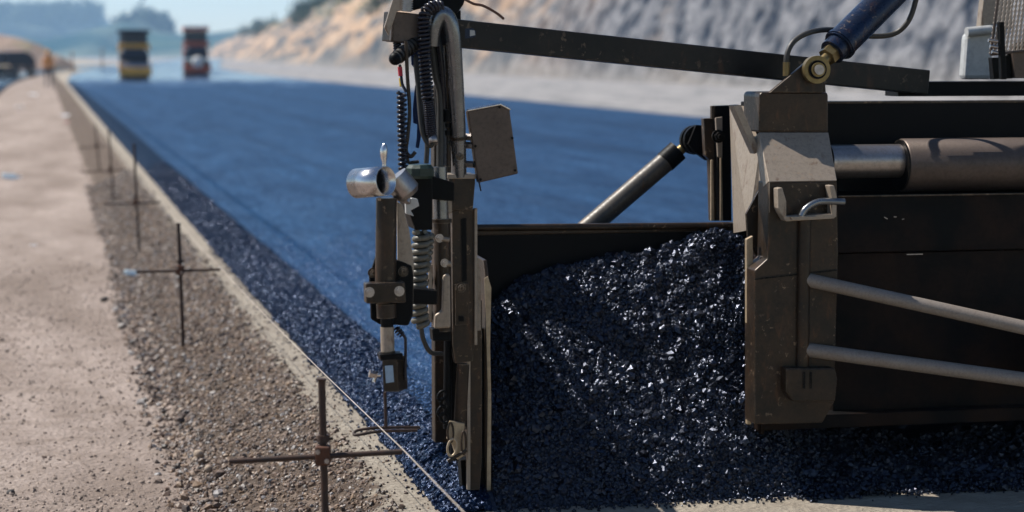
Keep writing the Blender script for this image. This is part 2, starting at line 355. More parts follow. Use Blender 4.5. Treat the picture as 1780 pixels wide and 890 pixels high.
# ------------------------------------------------------------ numpy noise, height fields, stones
def vnoise(x, y, seed=0):
    xi = np.floor(x).astype(np.int64); yi = np.floor(y).astype(np.int64); xf = x-xi; yf = y-yi
    xf = xf*xf*(3-2*xf); yf = yf*yf*(3-2*yf)
    def h(a, b):
        q = (a*374761393+b*668265263+seed*974711) & 0x7fffffff; q = ((q ^ (q >> 13))*1274126177) & 0x7fffffff; return ((q ^ (q >> 16)) & 0xffff)/65535.
    return (h(xi, yi)*(1-xf)+h(xi+1, yi)*xf)*(1-yf)+(h(xi, yi+1)*(1-xf)+h(xi+1, yi+1)*xf)*yf
def fbm(x, y, o=4, seed=0):
    s = 0; a = .5
    for i in range(o): s = s+a*(vnoise(x, y, seed+i)-.5); x = x*2.03+11; y = y*2.03+7; a *= .5
    return s
def npmesh(name, V, F, m, smooth=False, parent=None):
    me = bpy.data.meshes.new(name); k = F.shape[1]
    me.vertices.add(len(V)); me.vertices.foreach_set('co', V.astype(np.float32).ravel())
    me.loops.add(F.size); me.loops.foreach_set('vertex_index', F.astype(np.int32).ravel())
    me.polygons.add(len(F)); me.polygons.foreach_set('loop_start', np.arange(0, F.size, k, dtype=np.int32))
    me.polygons.foreach_set('loop_total', np.full(len(F), k, dtype=np.int32))
    me.polygons.foreach_set('use_smooth', np.full(len(F), smooth)); me.update(calc_edges=True)
    for x in (m if isinstance(m, (list, tuple)) else [m]): me.materials.append(M[x])
    o = bpy.data.objects.new(name, me); COL.objects.link(o)
    if parent is not None: o.parent = parent
    return o
def grid(us, vs_, zf, xb=True):
    U, V = np.meshgrid(us, vs_); Z = zf(U, V); X = U+(bend(V) if xb else 0)
    nu, nv = len(us), len(vs_); idx = np.arange(nu*nv).reshape(nv, nu)
    F = np.stack([idx[:-1, :-1], idx[:-1, 1:], idx[1:, 1:], idx[1:, :-1]], -1).reshape(-1, 4)
    return np.stack([X, V, Z], -1).reshape(-1, 3), F
def place(o): o.location = O; o.rotation_euler = (0, 0, TH); return o
t_ = (1+5**.5)/2
ICO_V = np.array([(-1, t_, 0), (1, t_, 0), (-1, -t_, 0), (1, -t_, 0), (0, -1, t_), (0, 1, t_), (0, -1, -t_), (0, 1, -t_), (t_, 0, -1), (t_, 0, 1), (-t_, 0, -1), (-t_, 0, 1)])/math.sqrt(1+t_*t_)
ICO_F = np.array([(0, 11, 5), (0, 5, 1), (0, 1, 7), (0, 7, 10), (0, 10, 11), (1, 5, 9), (5, 11, 4), (11, 10, 2), (10, 7, 6), (7, 1, 8), (3, 9, 4), (3, 4, 2), (3, 2, 6), (3, 6, 8), (3, 8, 9), (4, 9, 5), (2, 4, 11), (6, 2, 10), (8, 6, 7), (9, 8, 1)])
def stones(P, rad, flat=.75, jit=.28):
    n = len(P); q = rng.normal(size=(n, 4)); q /= np.linalg.norm(q, axis=1)[:, None]; a, b, c, d = q.T
    Rm = np.stack([1-2*(c*c+d*d), 2*(b*c-a*d), 2*(b*d+a*c), 2*(b*c+a*d), 1-2*(b*b+d*d), 2*(c*d-a*b), 2*(b*d-a*c), 2*(c*d+a*b), 1-2*(b*b+c*c)], -1).reshape(n, 3, 3)
    V = ICO_V[None]*(1+rng.uniform(-jit, jit, (n, 12, 1)))*rng.uniform(flat, 1.15, (n, 1, 3))
    V = np.einsum('nij,nkj->nki', Rm, V)*rad[:, None, None]+P[:, None, :]
    F = ICO_F[None]+(np.arange(n)*12)[:, None, None]
    return V.reshape(-1, 3), F.reshape(-1, 3)
def tri(F): return np.concatenate([F[:, [0, 1, 2]], F[:, [0, 2, 3]]])
def merge(parts):
    Vs, Fs, k = [], [], 0
    for V, F in parts: Vs.append(V); Fs.append(F+k); k += len(V)
    return np.concatenate(Vs), np.concatenate(Fs)

# ============================================================ THE SETTING
EDGE = -.16                                    # u of the mat's left edge
def gz(u, v):
    z = np.where(u > -.31, 0., np.where(u < -.80, -.2, -.2*(-.31-u)/.49))
    near = np.clip(1-np.abs(v)/60, 0, 1)
    z = z+near*.03*fbm(u*6, v*6, 4, 3)*((u < -.4)*1.)+near*.012*fbm(u*25, v*25, 3, 9)*((u < -.36)*1.)
    z = np.where(u < -.8, z+.05*fbm(u*1.2, v*.4, 3, 5), z)
    return z
us = np.concatenate([-np.geomspace(900, 4, 18), np.linspace(-3.9, -.9, 60), np.linspace(-.88, -.18, 70), np.linspace(-.1, 4, 30), np.geomspace(4.3, 900, 30)])
vv = np.concatenate([np.linspace(-9, -4, 8), np.linspace(-3.9, 9, 420), np.linspace(9.1, 40, 200), np.geomspace(41, 4200, 70)])
V, F = grid(us, vv, gz)
g = place(npmesh('ground', V, F, 'ground', True)); g['kind'] = 'structure'

def mz(e, v):      # finished mat: e = distance from its left edge
    w = .02*fbm(v*1.7+e*0, e*0+v*.3, 3, 2)
    up = np.clip((e+w)/.20, 0, 1); z = .095*(1-(1-up)**2)
    z = z+.014*np.exp(-((e-.26-w)/.035)**2)-.016*np.clip((e-.50-w)/.03, 0, 1)*np.exp(-np.clip(e-.53, 0, 9)/.5)
    z = z+.012*fbm(e*9, v*9, 3, 4)*(e < .35)+.004*fbm(e*14, v*14, 3, 6)
    return z-.004*(e < .001)
es = np.concatenate([np.linspace(0, .8, 60), np.linspace(.84, 3, 40), np.linspace(3.2, 12.3, 30)])
vv = np.concatenate([np.linspace(.52, 8, 260), np.linspace(8.1, 30, 180), np.geomspace(30.5, 900, 60)])
V, F = grid(es, vv, mz); V[:, 0] += 0
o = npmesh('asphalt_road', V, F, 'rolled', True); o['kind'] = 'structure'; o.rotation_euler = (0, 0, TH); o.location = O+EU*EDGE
# pavement strip at far left
def lz(u, v): return -.15+.0*u
V, F = grid(np.linspace(-7.6, -3.1, 8), np.geomspace(45, 320, 40), lambda u, v: -.14+.03*(u > -3.2)-.0*u)
o = place(npmesh('service_road', V, F, 'rolled', True)); o['kind'] = 'structure'
# hillside on the right
def hz(u, v):
    t = u-28+.04*np.clip(v-150, 0, None)-2.5*fbm(v*.02, v*0, 2, 8)
    H = np.interp(v, [-50, 60, 150, 260, 404, 525, 800, 950], [34, 32, 25, 16, 11.8, 10.6, 8.9, 2])
    ph = np.clip(t/16, 0, 3)
    z = H*np.where(ph < 1, ph**.85, 1+.10*(ph-1))
    z = z+np.clip(t/5, 0, 1)*(H*.22)*fbm(u*.07, v*.045+u*.05, 5, 12)+np.clip(t/2, 0, 1)*2.0*fbm(u*.8, v*.3+u*.2, 5, 15)
    return np.where(t < 0, -.5, z-.3)
V, F = grid(np.concatenate([np.linspace(-4, 60, 190), np.linspace(61, 180, 50)]), np.concatenate([np.linspace(20, 260, 300), np.linspace(262, 900, 180)]), hz)
o = place(npmesh('hillside', V, F, 'hill', True)); o['kind'] = 'structure'
# far hills
def ridge(name, Y, pts, depth, m, seed, rough=1., dp=40):
    xs = np.array([AT(p[0], 95, Y).x for p in pts]); zs = np.array([AT(p[0], p[1], Y).z for p in pts])
    X = np.linspace(xs[0], xs[-1], 220); H = np.interp(X, xs, zs)
    T = np.linspace(-1, 1, 60); XX, TT = np.meshgrid(X, T); HH = np.interp(XX, xs, zs)
    Z = (HH+6)*np.cos(TT*math.pi/2)**.8-6+rough*fbm(XX*.02, TT*4, 5, seed)*np.cos(TT*1.57)*(HH*.35)
    P = np.stack([XX, Y+TT*depth, Z], -1).reshape(-1, 3); idx = np.arange(P.shape[0]).reshape(XX.shape)
    F = np.stack([idx[:-1, :-1], idx[:-1, 1:], idx[1:, 1:], idx[1:, :-1]], -1).reshape(-1, 4)
    o = npmesh(name, P, F, m, True); o['kind'] = 'structure'; return o
ridge('hills', 2400, [(-500, 40), (-150, 20), (20, 24), (120, 20), (165, 30), (190, 52), (260, 70), (330, 82), (420, 90)], 420, 'far', 21, .5)
ridge('hills', 1500, [(-400, 60), (0, 62), (90, 70), (150, 60), (200, 48), (240, 40), (262, 38), (285, 54), (320, 60), (380, 58), (440, 50), (560, 66), (700, 84)], 260, 'far', 31, .4)
ridge('earth_bank', 235, [(-260, 40), (-60, 50), (0, 60), (30, 66), (62, 76), (84, 90), (110, 102), (150, 140)], 16, 'bank', 41, .5)
# ------------------------------------------------------------ scrub and woods (uncountable)
def leaves(C, size, n, spread):
    P = C[rng.integers(0, len(C), n)]+rng.normal(size=(n, 3))*spread
    a = rng.normal(size=(n, 3, 3)); return (P[:, None, :]+a*size).reshape(-1, 3), np.arange(n*3).reshape(n, 3)
def zat(u, v): return float(hz(np.array([[u]]), np.array([[v]]))[0, 0])
cl = []
for _ in range(170):
    v = random.uniform(200, 700); u = random.uniform(39, 50)-.04*max(v-150, 0)
    if random.random() < .3: u -= random.uniform(2, 8)
    if vnoise(np.array(u*.09), np.array(v*.03), 77) < .52: continue
    cl.append((u+float(bend(v)), v, zat(u, v)+.5))
V, F = leaves(np.array(cl), .35, 9000, 1.1); o = place(npmesh('hillside_scrub', V, F, 'leaf')); tag(o, 'patchy green scrub on the tan cut slope right of the road', 'scrub', kind='stuff')
cw = []
for _ in range(700):
    px = random.uniform(-40, 172); Y = random.uniform(2050, 2380); p = AT(px, 95, Y); cw.append((p.x, Y, AT(px, 24+random.uniform(0, 12), 2400).z))
for _ in range(300):
    px = random.uniform(215, 285); Y = random.uniform(1480, 1520); p = AT(px, 95, Y); cw.append((p.x, Y, AT(px, 40+abs(px-255)*.35, 1500).z))
V, F = leaves(np.array(cw), 2.2, 16000, 3.5); o = npmesh('far_wood', V, F, 'leaf'); tag(o, 'blue-green woods along the crest of the distant hills', 'woods', kind='stuff')

# ------------------------------------------------------------ loose asphalt: pile between the gates, spill outside
def top(u): return np.interp(u, [-.3, 0, .06, .15, .3, .5, .7, .86, .97, 1.03, 1.4, 3], [.08, .45, .54, .615, .665, .715, .765, .79, .79, .30, .19, .17])
def pz(u, v):
    toe = -.085+.03*fbm(u*5, u*0, 3, 1)+.02*np.clip((u-1)*1, 0, 1); t = np.clip((v-toe)/(.54), 0, 1)
    inside = np.clip((u+.005)/.02, 0, 1)
    T = top(u); z = T*(.25*(1-(1-t)**1.6)+.75*t)+(.075*fbm(u*8, v*15, 4, 3)+.05*fbm(u*24, v*44, 3, 33)+.07*fbm(u*2.5+v*2, v*4, 2, 13))*np.clip(t*6, 0, 1)
    left = .055*np.clip((u-EDGE)/.10, 0, 1)*np.clip((v+.12)/.1, 0, 1)+.02*fbm(u*12, v*12, 3, 5)
    return np.where(inside > .5, z, left)-.01
U, Vv = np.concatenate([np.linspace(EDGE, 1.05, 420), np.linspace(1.06, 3.3, 120)]), np.linspace(-.13, .55, 220)
Vb, Fb = grid(U, Vv, pz, False); Fb = tri(Fb)
def scat(n, u0, u1, v0, v1, zf, r0, r1, sink=.2, pw=2.2):
    u = rng.uniform(u0, u1, n); v = rng.uniform(v0, v1, n); r = r0+(r1-r0)*rng.random(n)**pw
    return np.stack([u, v, zf(u, v)+r*(rng.random(n)*.9-sink)], -1), r
P, r = scat(120000, 0.012, .98, -.10, .50, pz, .002, .0095, .2, 2.6)
Pc, rc_ = scat(2600, .03, .97, -.07, .48, pz, .009, .018, .3, 2.5)
P = np.concatenate([P, Pc]); r = np.concatenate([r, rc_])
k = P[:, 2] > -.004; P, r = P[k], r[k]
def mound(u, v): return .085*np.clip(vnoise(u*9+3, v*9+1, 5)-.25, 0, 1)*np.exp(-((u-1.33)/.28)**2)
Pm, rm = scat(1500, 1.0, 1.75, -.16, -.02, mound, .005, .014)
kk = rng.random(len(Pm)) < .25+mound(Pm[:, 0], Pm[:, 1])*14; Pm, rm = Pm[kk], rm[kk]
P = np.concatenate([P, Pm]); r = np.concatenate([r, rm])
P2, r2 = scat(13000, .90, 3.2, -.10, .30, pz, .004, .013)
n = 900; a = rng.uniform(0, 3.2, n); P3 = np.stack([a, -.10-np.abs(rng.normal(size=n))*.035, np.full(n, .004)], -1); r3 = rng.uniform(.002, .007, n)
parts = [(Vb, Fb), stones(P, r), stones(P2, r2), stones(P3, r3)]
V, F = merge(parts); o = place(npmesh('asphalt_pile', V, F, 'pile')); tag(o, 'glistening black heap of hot asphalt mix between the steel gates', 'asphalt pile', kind='stuff')
def ragged(v): return .035*fbm(v*9, v*0, 4, 51)+.03*fbm(v*2.2, v*0, 2, 52)
parts = []
for (n, e0, e1, v0, v1, r0, r1) in ((17000, -.0, .17, -.10, 2.2, .004, .0125), (28000, .0, .27, 2.2, 8, .004, .012), (14000, 0., .26, 8, 20, .006, .013)):
    e = rng.uniform(e0, e1, n); v = rng.uniform(v0, v1, n); r = r0+(r1-r0)*rng.random(n)**2
    if e0 <= 0: e = e+ragged(v)*np.clip(1-e/.12, 0, 1)
    z = np.where(v > .53, mz(np.clip(e, .002, 9), v), .055*np.clip(e/.1, 0, 1)*np.clip((v+.12)/.15, 0, 1)+.012*fbm(e*14, v*14, 3, 5))
    ok = ~((v < .53) & (e > .145))
    ok &= rng.random(n) < np.clip((20-v)/9, 0, 1)
    P = np.stack([e, v, np.maximum(z, 0)+r*(rng.random(n)*.9-.25)], -1)[ok]; parts.append(stones(P, r[ok]))
n = 60000; e = rng.uniform(.12, 1.7, n); v = .55+rng.random(n)**1.5*9; r = rng.uniform(.002, .0055, n)*(1+v*.06)
k = (rng.random(n) < np.clip((9.5-v)/5, 0, 1)*np.clip((1.7-e)/.5, 0, 1)); e, v, r = e[k], v[k], r[k]
V_, F_ = stones(np.stack([e, v, mz(e, v)-r*.25], -1), r)
o = npmesh('surface_chips', V_, F_, 'chips'); o.rotation_euler = (0, 0, TH); o.location = O+EU*EDGE
tag(o, 'small blue-black chips standing out of the fresh mat close to the mast', 'asphalt chips', kind='stuff')
n = 900; v = rng.uniform(-2, 9, n); e = -.02-.11*rng.random(n); V_, F_ = stones(np.stack([e, v, np.full(n, .002)], -1), .002+.006*rng.random(n)**3, .6)
o = npmesh('strip_gravel', V_, F_, 'gravel'); o.rotation_euler = (0, 0, TH); o.location = O+EU*EDGE; tag(o, 'stray gravel crumbs on the pale strip beside the asphalt', 'gravel', kind='stuff')
# crumbs on the concrete-like strip
n = 500; v = rng.uniform(-.3, 9, n); e = -np.abs(rng.normal(size=n))*.03; parts.append(stones(np.stack([e, v, np.full(n, .003)], -1), rng.uniform(.002, .006, n)))
V, F = merge(parts); o = npmesh('loose_asphalt', V, F, 'loose'); o.rotation_euler = (0, 0, TH); o.location = O+EU*EDGE
tag(o, 'coarse dark crumbled asphalt along the ragged left margin of the mat', 'loose asphalt', kind='stuff')
# ------------------------------------------------------------ gravel on the shoulder slope, grit on the track
parts = []
for (n, u0, u1, v0, v1, r0, r1, q) in ((15000, -.86, -.30, -2.6, 3, .003, .013, 3), (14000, -.86, -.30, 3, 11, .004, .015, 3), (7000, -.86, -.30, 11, 20, .006, .018, 3), (1600, -.92, -.74, -2.5, 9, .008, .024, 2.5)):
    u = rng.uniform(u0, u1, n)+.02*rng.normal(size=n); v = rng.uniform(v0, v1, n); r = r0+(r1-r0)*rng.random(n)**q
    parts.append(stones(np.stack([u, v, gz(u, v)+r*(rng.random(n)*.7-.2)], -1), r, .6))
V, F = merge(parts); o = place(npmesh('gravel', V, F, 'gravel')); tag(o, 'brown and grey gravel covering the shoulder slope beside the dirt track', 'gravel', kind='stuff')
parts = []
for (n, v0, v1, r0, r1) in ((30000, -2.5, 1.5, .0015, .009), (16000, 1.5, 10, .002, .010), (700, -2.5, 12, .006, .017)):
    u = rng.uniform(-3.4, -.86, n); v = rng.uniform(v0, v1, n); r = r0+(r1-r0)*rng.random(n)**3
    k = rng.random(n) < .35+.9*vnoise(u*3, v*1.5, 90); u, v, r = u[k], v[k], r[k]
    parts.append(stones(np.stack([u, v, gz(u, v)+r*.1], -1), r, .6))
V, F = merge(parts); o = place(npmesh('grit', V, F, 'grit')); tag(o, 'fine pale grit scattered over the pinkish dirt track', 'grit', kind='stuff')
def rock(px, py, r, m, label, cat='stone', z=-.2, group=None, flat=.7):
    p = G(px, py, z); q = loc(p); zz = float(gz(np.array([[q.x]]), np.array([[q.y]]))[0, 0])
    p = G(px, py, zz+r*.3); Vs, Fs = stones(np.zeros((1, 3)), np.array([r]), flat, .15)
    o = npmesh('stone', Vs, Fs, m, False); o.location = p
    s = o.modifiers.new('s', 'SUBSURF'); s.levels = s.render_levels = 1
    s = o.modifiers.new('b', 'BEVEL'); s.width = r*.12; tag(o, label, cat, group); return o
rock(181, 521, .036, 'clod', 'lone dark clod lying in the middle of the dirt track')
rock(345, 790, .030, 'rock', 'larger tan stone at the foot of the gravel slope left of the near stake')
rock(340, 801, .022, 'rock', 'small tan stone touching the front of a larger tan one')
rock(362, 815, .020, 'rock', 'flat tan stone lying right of the pair of tan stones')
rock(240, 640, .014, 'clod', 'small dark pebble on the track left of the second stake base')
rock(18, 858, .022, 'clod', 'dark clod in the bottom left corner of the dirt track')
rock(150, 487, .016, 'clod', 'small dark clod just behind the lone dark clod')

# ============================================================ STRING LINE STAKES
stakes = [  # px of stake, base py, top py, crossbar py, left px, right px
    (562, None, 658, 790, 400, 700, 5.55), (313, 612, 388, 469, 238, 384, 11.1), (236, 446, 250, 352, 180, 280, 16.7),
    (192, 357, 226, 296, 140, 222, 22.3), (168, 300, 216, 254, 138, 186, 28.2)]
SL = ['nearest rusty stake with a bolted clamp and long crossbar over the gravel', 'second nearest dark stake, its crossbar reaching over a plastic bottle',
      'third stake from the front, standing halfway up the gravel slope', 'fourth stake from the front, blurred beside the road edge', 'farthest visible stake, thin and blurred beside the road edge']
tips = []
for i, (px, by, ty, cy, lx, rx, Y) in enumerate(stakes):
    topp = AT(px-3, ty, Y); ctr = AT(px, cy, Y); q = loc(ctr); bz = float(gz(np.array([[q.x]]), np.array([[q.y]]))[0, 0])-.05
    base = Vector((AT(px+6, 700 if by is None else by, Y).x, Y, bz)); root = empty('survey_stake', (base.x, base.y, bz+.05))
    tag(root, SL[i], 'stake', 'string line stakes along the road edge'); iv = -root.location
    k = MB(); k.tube([base+iv, topp+iv], .0098, 10); rd = k.build('rod', 'stake', root)
    k = MB(); k.tube([topp+iv-Vector((0, 0, .006)), topp+iv], [.0125, .0145], 10); k.build('rod_head', 'stake', rd)
    a = AT(lx, cy+(10 if i == 0 else 3), Y-.03)+iv; b = AT(rx, cy-(7 if i == 0 else 1), Y+.03)+iv; off = Vector((0, -.019, 0))
    k = MB(); k.tube([a+off, b+off], .0075, 8); k.build('crossbar', 'stake', root); tips.append(b-iv+off)
    c = ctr+iv; k = MB(); k.box(c+Vector((0, -.008, 0)), (.040, .042, .050)); cb = k.build('clamp', 'clamp', root, .005)
    k = MB(); k.tube([c+Vector((-.012, -.026, .012)), c+Vector((-.012, -.034, .012))], .007, 6, smooth=False); k.tube([c+Vector((.012, -.026, -.012)), c+Vector((.012, -.034, -.012))], .007, 6, smooth=False)
    k.build('bolt', 'chrome2', cb)
    k = MB(); k.tube([c+Vector((-.024, 0, .04)), c+Vector((.026, 0, .043))], .004, 8); k.tube([c+Vector((0, 0, .034)), c+Vector((0, 0, .052))], .016, 12); k.build('collar', 'stake', root)
near = tips[0]+(tips[0]-tips[1])*.95
path = [near]+tips+[AT(150, 200, 40)]
k = MB()
for a, b in zip(path, path[1:]):
    k.tube([a+(b-a)*s+Vector((0, 0, -.012*math.sin(math.pi*s)+.008)) for s in np.linspace(0, 1, 9)], .0012, 6, caps=False)
o = k.build('guide_string', 'string'); tag(o, 'taut pale guide string running over the stake crossbars', 'string')

# ============================================================ PAVER
pv = empty('road_paver', O, TH); tag(pv, 'grimy dark road paver with tall grade sensor mast beside the asphalt heap', 'paver')
def poly(pts, v): return [L(x, y, v) for x, y in pts]
def plate(name, pts, v, t, m, parent=pv, bevel=.002):
    k = MB(); k.prism(poly(pts, v), (0, t, 0)); return k.build(name, m, parent, bevel)
def px2m(r, v=0): return r/FPX*(6.55+v)
def hose(name, pts, rp, m, parent=pv, seg=10, n=8):
    k = MB(); c = curve([L(*p) for p in pts], n); k.tube(c, px2m(rp, pts[0][2]), seg); return k.build(name, m, parent)
def rod(name, a, b, rp, m, parent=pv, seg=20, caps=True):
    k = MB(); k.tube([L(*a), L(*b)], px2m(rp, a[2]), seg, caps); return k.build(name, m, parent)
def bolts(name, pts, rp, m='chrome2', parent=pv, t=.012, seg=6):
    for x, y, v in pts:
        c = L(x, y, v); k = MB(); r = px2m(rp, v); k.tube([c, c+Vector((0, -t, 0))], r, seg, smooth=False)
        k.tube([c, c+Vector((0, -t*.25, 0))], r*1.5, 16); k.tube([c, c+Vector((0, -t*1.4, 0))], r*.5, 10)
        k.build(name, m, parent, .0008)
# --- gates and rear wall of the auger chamber
zt = .77
k = MB(); k.prism([(0, 0, .005), (0, .0, L(850, 490, 0).z), (0, .04, L(842, 452, .04).z), (0, .5, L(842, 452, .04).z+.01), (0, .5, .03), (0, .1, .0)], (-.012, 0, 0)); gate = k.build('end_gate', 'frame', pv, .002)
k = MB(); k.prism([L(846, 885, -.004), L(853, 885, -.004), L(854, 700, -.004), L(852, 600, -.004), L(854, 500, -.004), L(848, 480, -.004), L(842, 484, -.004), L(845, 560, -.004), L(848, 680, -.004)], (0, .003, 0)); k.build('sunlit_edge', 'edge', gate)  # sunlight on the gate's edge, painted as a tan strip
k = MB(); k.box((.52, .515, .405), (1.06, .02, .81)); wall = k.build('mouldboard', 'black', pv, .003)
k = MB(); k.box((.50, .52, .815), (1.02, .045, .028)); k.build('top_flange', 'frame', wall, .004)
k = MB(); k.tube([L(828, 396, .49), L(1268, 392, .49)], .012, 12); k.build('top_rail', 'frame', wall)
# side channels beside the gate
plate('gate_channel', [(816, 527), (838, 522), (838, 800), (834, 852), (815, 852)], -.03, .05, 'frame')
plate('channel_lip', [(812, 525), (818, 523), (818, 852), (812, 852)], -.045, .012, 'dusty')
plate('channel_lip', [(828, 450), (832, 448), (836, 470), (836, 575), (829, 575)], -.035, .02, 'dusty')
plate('gate_guide', [(824, 575), (840, 570), (842, 800), (824, 800)], .03, .03, 'black')
plate('skid_foot', [(800, 800), (842, 795), (844, 885), (806, 885)], .02, .05, 'black')
# --- main mast: channel, collar, bent pipe
mast = plate('mast_channel', [(786, 366), (829, 363), (829, 560), (822, 628), (792, 632), (787, 600)], -.06, .06, 'frame')
plate('mast_slot', [(801, 380), (811, 378), (812, 488), (803, 490)], -.063, .004, 'black', mast, 0)
plate('mast_side_strip', [(825, 362), (830, 362), (830, 600), (825, 600)], -.072, .02, 'dusty', mast)
plate('lock_plate', [(791, 494), (815, 492), (816, 564), (792, 566)], -.069, .008, 'frame', mast)
plate('plate_hole', [(797, 549), (807, 549), (807, 559), (797, 559)], -.071, .003, 'black', mast, 0)
bolts('bolt', [(801, 500, -.069)], 6, 'frame', mast)
plate('mast_collar', [(780, 304), (826, 304), (826, 318), (822, 366), (784, 366)], -.075, .085, 'frame')
plate('collar_rim', [(778, 303), (828, 303), (828, 311), (778, 311)], -.08, .095, 'dusty')
plate('collar_lug', [(776, 348), (786, 348), (786, 371), (776, 371)], -.085, .03, 'dusty')
hose('bent_pipe', [(750, 78, -.13), (754, 48, -.14), (766, 25, -.145), (779, 31, -.145), (787, 62, -.14), (792, 130, -.12), (796, 220, -.09), (798, 306, -.06)], 13.5, 'gun', seg=20)
k = MB(); k.tube([L(797, 236, -.084), L(797.3, 242, -.082)], px2m(15), 20); k.build('pipe_band', 'frame', pv)
bolts('bolt', [(799, 271, -.092)], 5, 'frame')
# lower mast rod, shackle, chain
rod('mast_rod', (806, 632, -.03), (800, 745, -.03), 12, 'frame')
rod('mast_rod', (779, 575, -.03), (777, 745, -.03), 7, 'black')
rod('mast_rod', (789, 560, -.01), (790, 800, -.01), 8, 'black')
plate('shackle_block', [(781, 732), (808, 736), (806, 762), (810, 790), (796, 800), (788, 775), (779, 765)], -.06, .03, 'edge')
def link(name, c, d, lp, wp, rp, m, parent=pv):
    c = Vector(c); d = Vector(d).normalized(); s = d.cross(Vector((0, 1, 0))).normalized(); P = []
    for i in range(21):
        a = 2*math.pi*i/20; P.append(c+d*px2m(lp)*math.cos(a)*(1)+s*px2m(wp)*math.sin(a))
    k = MB(); k.tube(P, px2m(rp), 8, caps=False); return k.build(name, m, parent)
link('chain_link', L(783, 752, -.075), (0, 0, 1), 17, 5, 2, 'frame'); link('chain_link', L(786, 778, -.08), (.15, 0, 1), 15, 8, 2.2, 'edge')
link('chain_link', L(806, 770, -.08), (0, 0, 1), 20, 4, 2, 'frame'); rod('hook_bar', (778, 802, -.08), (812, 782, -.08), 3, 'frame')
for i in range(4): link('chain_link', L(768+4*(i % 2), 688+13*i, -.07), (.6*(-1)**i, 0, 1), 9, 6, 2.6, 'black')
k = MB(); k.box((-.030, .575, .70), (.088, .06, 1.20)); rp_ = k.build('stripe_shadow_post', 'frame', pv, .004)  # post added behind the mast to cast the shadow stripe on the pile
k = MB(); k.tube([(-.10, -.02, .93), (-.04, .56, .93)], .018, 10); k.build('post_tie', 'frame', rp_, .003)
# --- second vertical pipe (actuator)
act = rod('actuator_pipe', (764, 290, -.12), (767, 385, -.12), 13, 'gun')
k = MB(); k.tube([L(767, 380, -.12), L(767, 387, -.12)], px2m(18), 20); k.build('pipe_ring', 'frame', act)
rod('actuator_body', (768, 387, -.12), (771, 575, -.12), 15, 'frame')
plate('actuator_cover', [(770, 480), (776, 475), (783, 478), (784, 570), (755, 572), (756, 548), (768, 540)], -.155, .02, 'dusty', bevel=.006)
plate('actuator_foot', [(751, 572), (784, 572), (784, 593), (753, 593)], -.14, .05, 'black')
bolts('bolt', [(764, 414, -.145), (773, 457, -.15)], 5)
rod('pin', (762, 414, -.15), (781, 417, -.15), 4, 'dusty'); rod('pin', (770, 457, -.15), (784, 459, -.15), 5, 'dusty')
for y in (488, 548): 
    k = MB(); k.tube([L(742, y, -.12), L(752, y, -.12)], px2m(9), 6, smooth=False); k.build('hex_nut', 'frame', pv, .001)
rod('actuator_shaft', (748, 460, -.13), (748, 560, -.13), 4, 'dusty')
# --- cross beam from the mast to the tractor
bA, bB = L(676, 46, -.12), L(1606, 143, .42)
def beam(name, a, b, w, h, m, parent, bev=.004):
    d = (b-a).normalized(); q = d.to_track_quat('X', 'Z').to_matrix(); k = MB(); k.box((a+b)/2, ((b-a).length, w, h), q); return k.build(name, m, parent, bev)
hB = px2m(47)
bm_ = beam('cross_beam', bA, bB, .06, hB, 'beam', pv)
beam('beam_end_cap', bA-(bB-bA).normalized()*.004, bA+(bB-bA).normalized()*.002, .072, hB*1.06, 'frame', bm_)
beam('beam_sleeve', bA+(bB-bA).normalized()*.0, L(742, 53, -.11), .07, hB*1.08, 'brownpl', bm_)
plate('beam_slot', [(803, 50), (822, 49), (828, 55), (826, 65), (805, 68)], -.085, .004, 'bluecyl', bm_, .001)
plate('beam_slot', [(817, 52), (825, 53), (826, 61), (817, 63)], -.0875, .003, 'galv', bm_, 0)
plate('beam_bracket', [(668, 48), (685, -8), (722, -8), (712, 16), (690, 20), (676, 62)], -.17, .012, 'dusty', bm_)
plate('beam_bracket', [(706, -10), (812, -10), (806, 8), (796, 22), (776, 34), (764, 20), (744, 12), (712, 20)], -.10, .05, 'black', bm_, .006)
rod('threaded_bolt', (708, -8, -.16), (706, 20, -.16), 9, 'galv', bm_)
k = MB()
for y in range(-4, 20, 4): k.tube([L(707, y, -.16), L(707, y+1.6, -.16)], px2m(10.5), 14)
k.build('bolt_thread', 'galv', bm_)
plate('mast_plate', [(786, 20), (801, 18), (803, 235), (800, 300), (786, 300)], -.02, .012, 'black', bevel=.001)
plate('mast_plate', [(752, 60), (785, 60), (788, 280), (762, 282)], .01, .012, 'black', bevel=.001)
# --- coiled cables and hoses
def coil(name, pts, rc, turns, rw, m, per=12, seg=6):
    k = MB(); k.tube(helix([L(*p) for p in pts], px2m(rc) if not callable(rc) else rc, turns, per), px2m(rw), seg); return k.build(name, m, pv)
coil('coiled_cable', [(766, 12, -.15), (752, 12, -.16), (738, 28, -.17), (737, 70, -.17), (740, 120, -.17), (744, 174, -.17)], 8.6, 26, 2.7, 'rubber')
coil('coiled_cable', [(744, 174, -.17), (747, 200, -.17), (750, 236, -.16)], 8, 17, 1.9, 'rubber')
coil('coiled_cable', [(698, 160, -.2), (699, 220, -.2), (701, 300, -.2)], 6.6, 17, 2.6, 'rubber')
coil('coiled_cable', [(690, 70, -.13), (691, 90, -.13)], 5.5, 4.5, 2, 'rubber')
coil('spiral_hose', [(733, 403, -.2), (729, 470, -.2), (728, 530, -.2), (732, 566, -.2)], 11, 14, 5.2, 'coilhose', per=14, seg=8)
coil('spiral_hose', [(744, 403, -.19), (740, 440, -.19), (735, 470, -.19)], 8, 7, 4.5, 'coilhose', per=12, seg=8)
coil('cable_spring', [(760, 249, -.09), (787, 248, -.08)], 4.2, 7, 1.8, 'hose', per=10)
hose('sleeve_end', [(751, 225, -.16), (752, 246, -.16)], 8, 'galv')
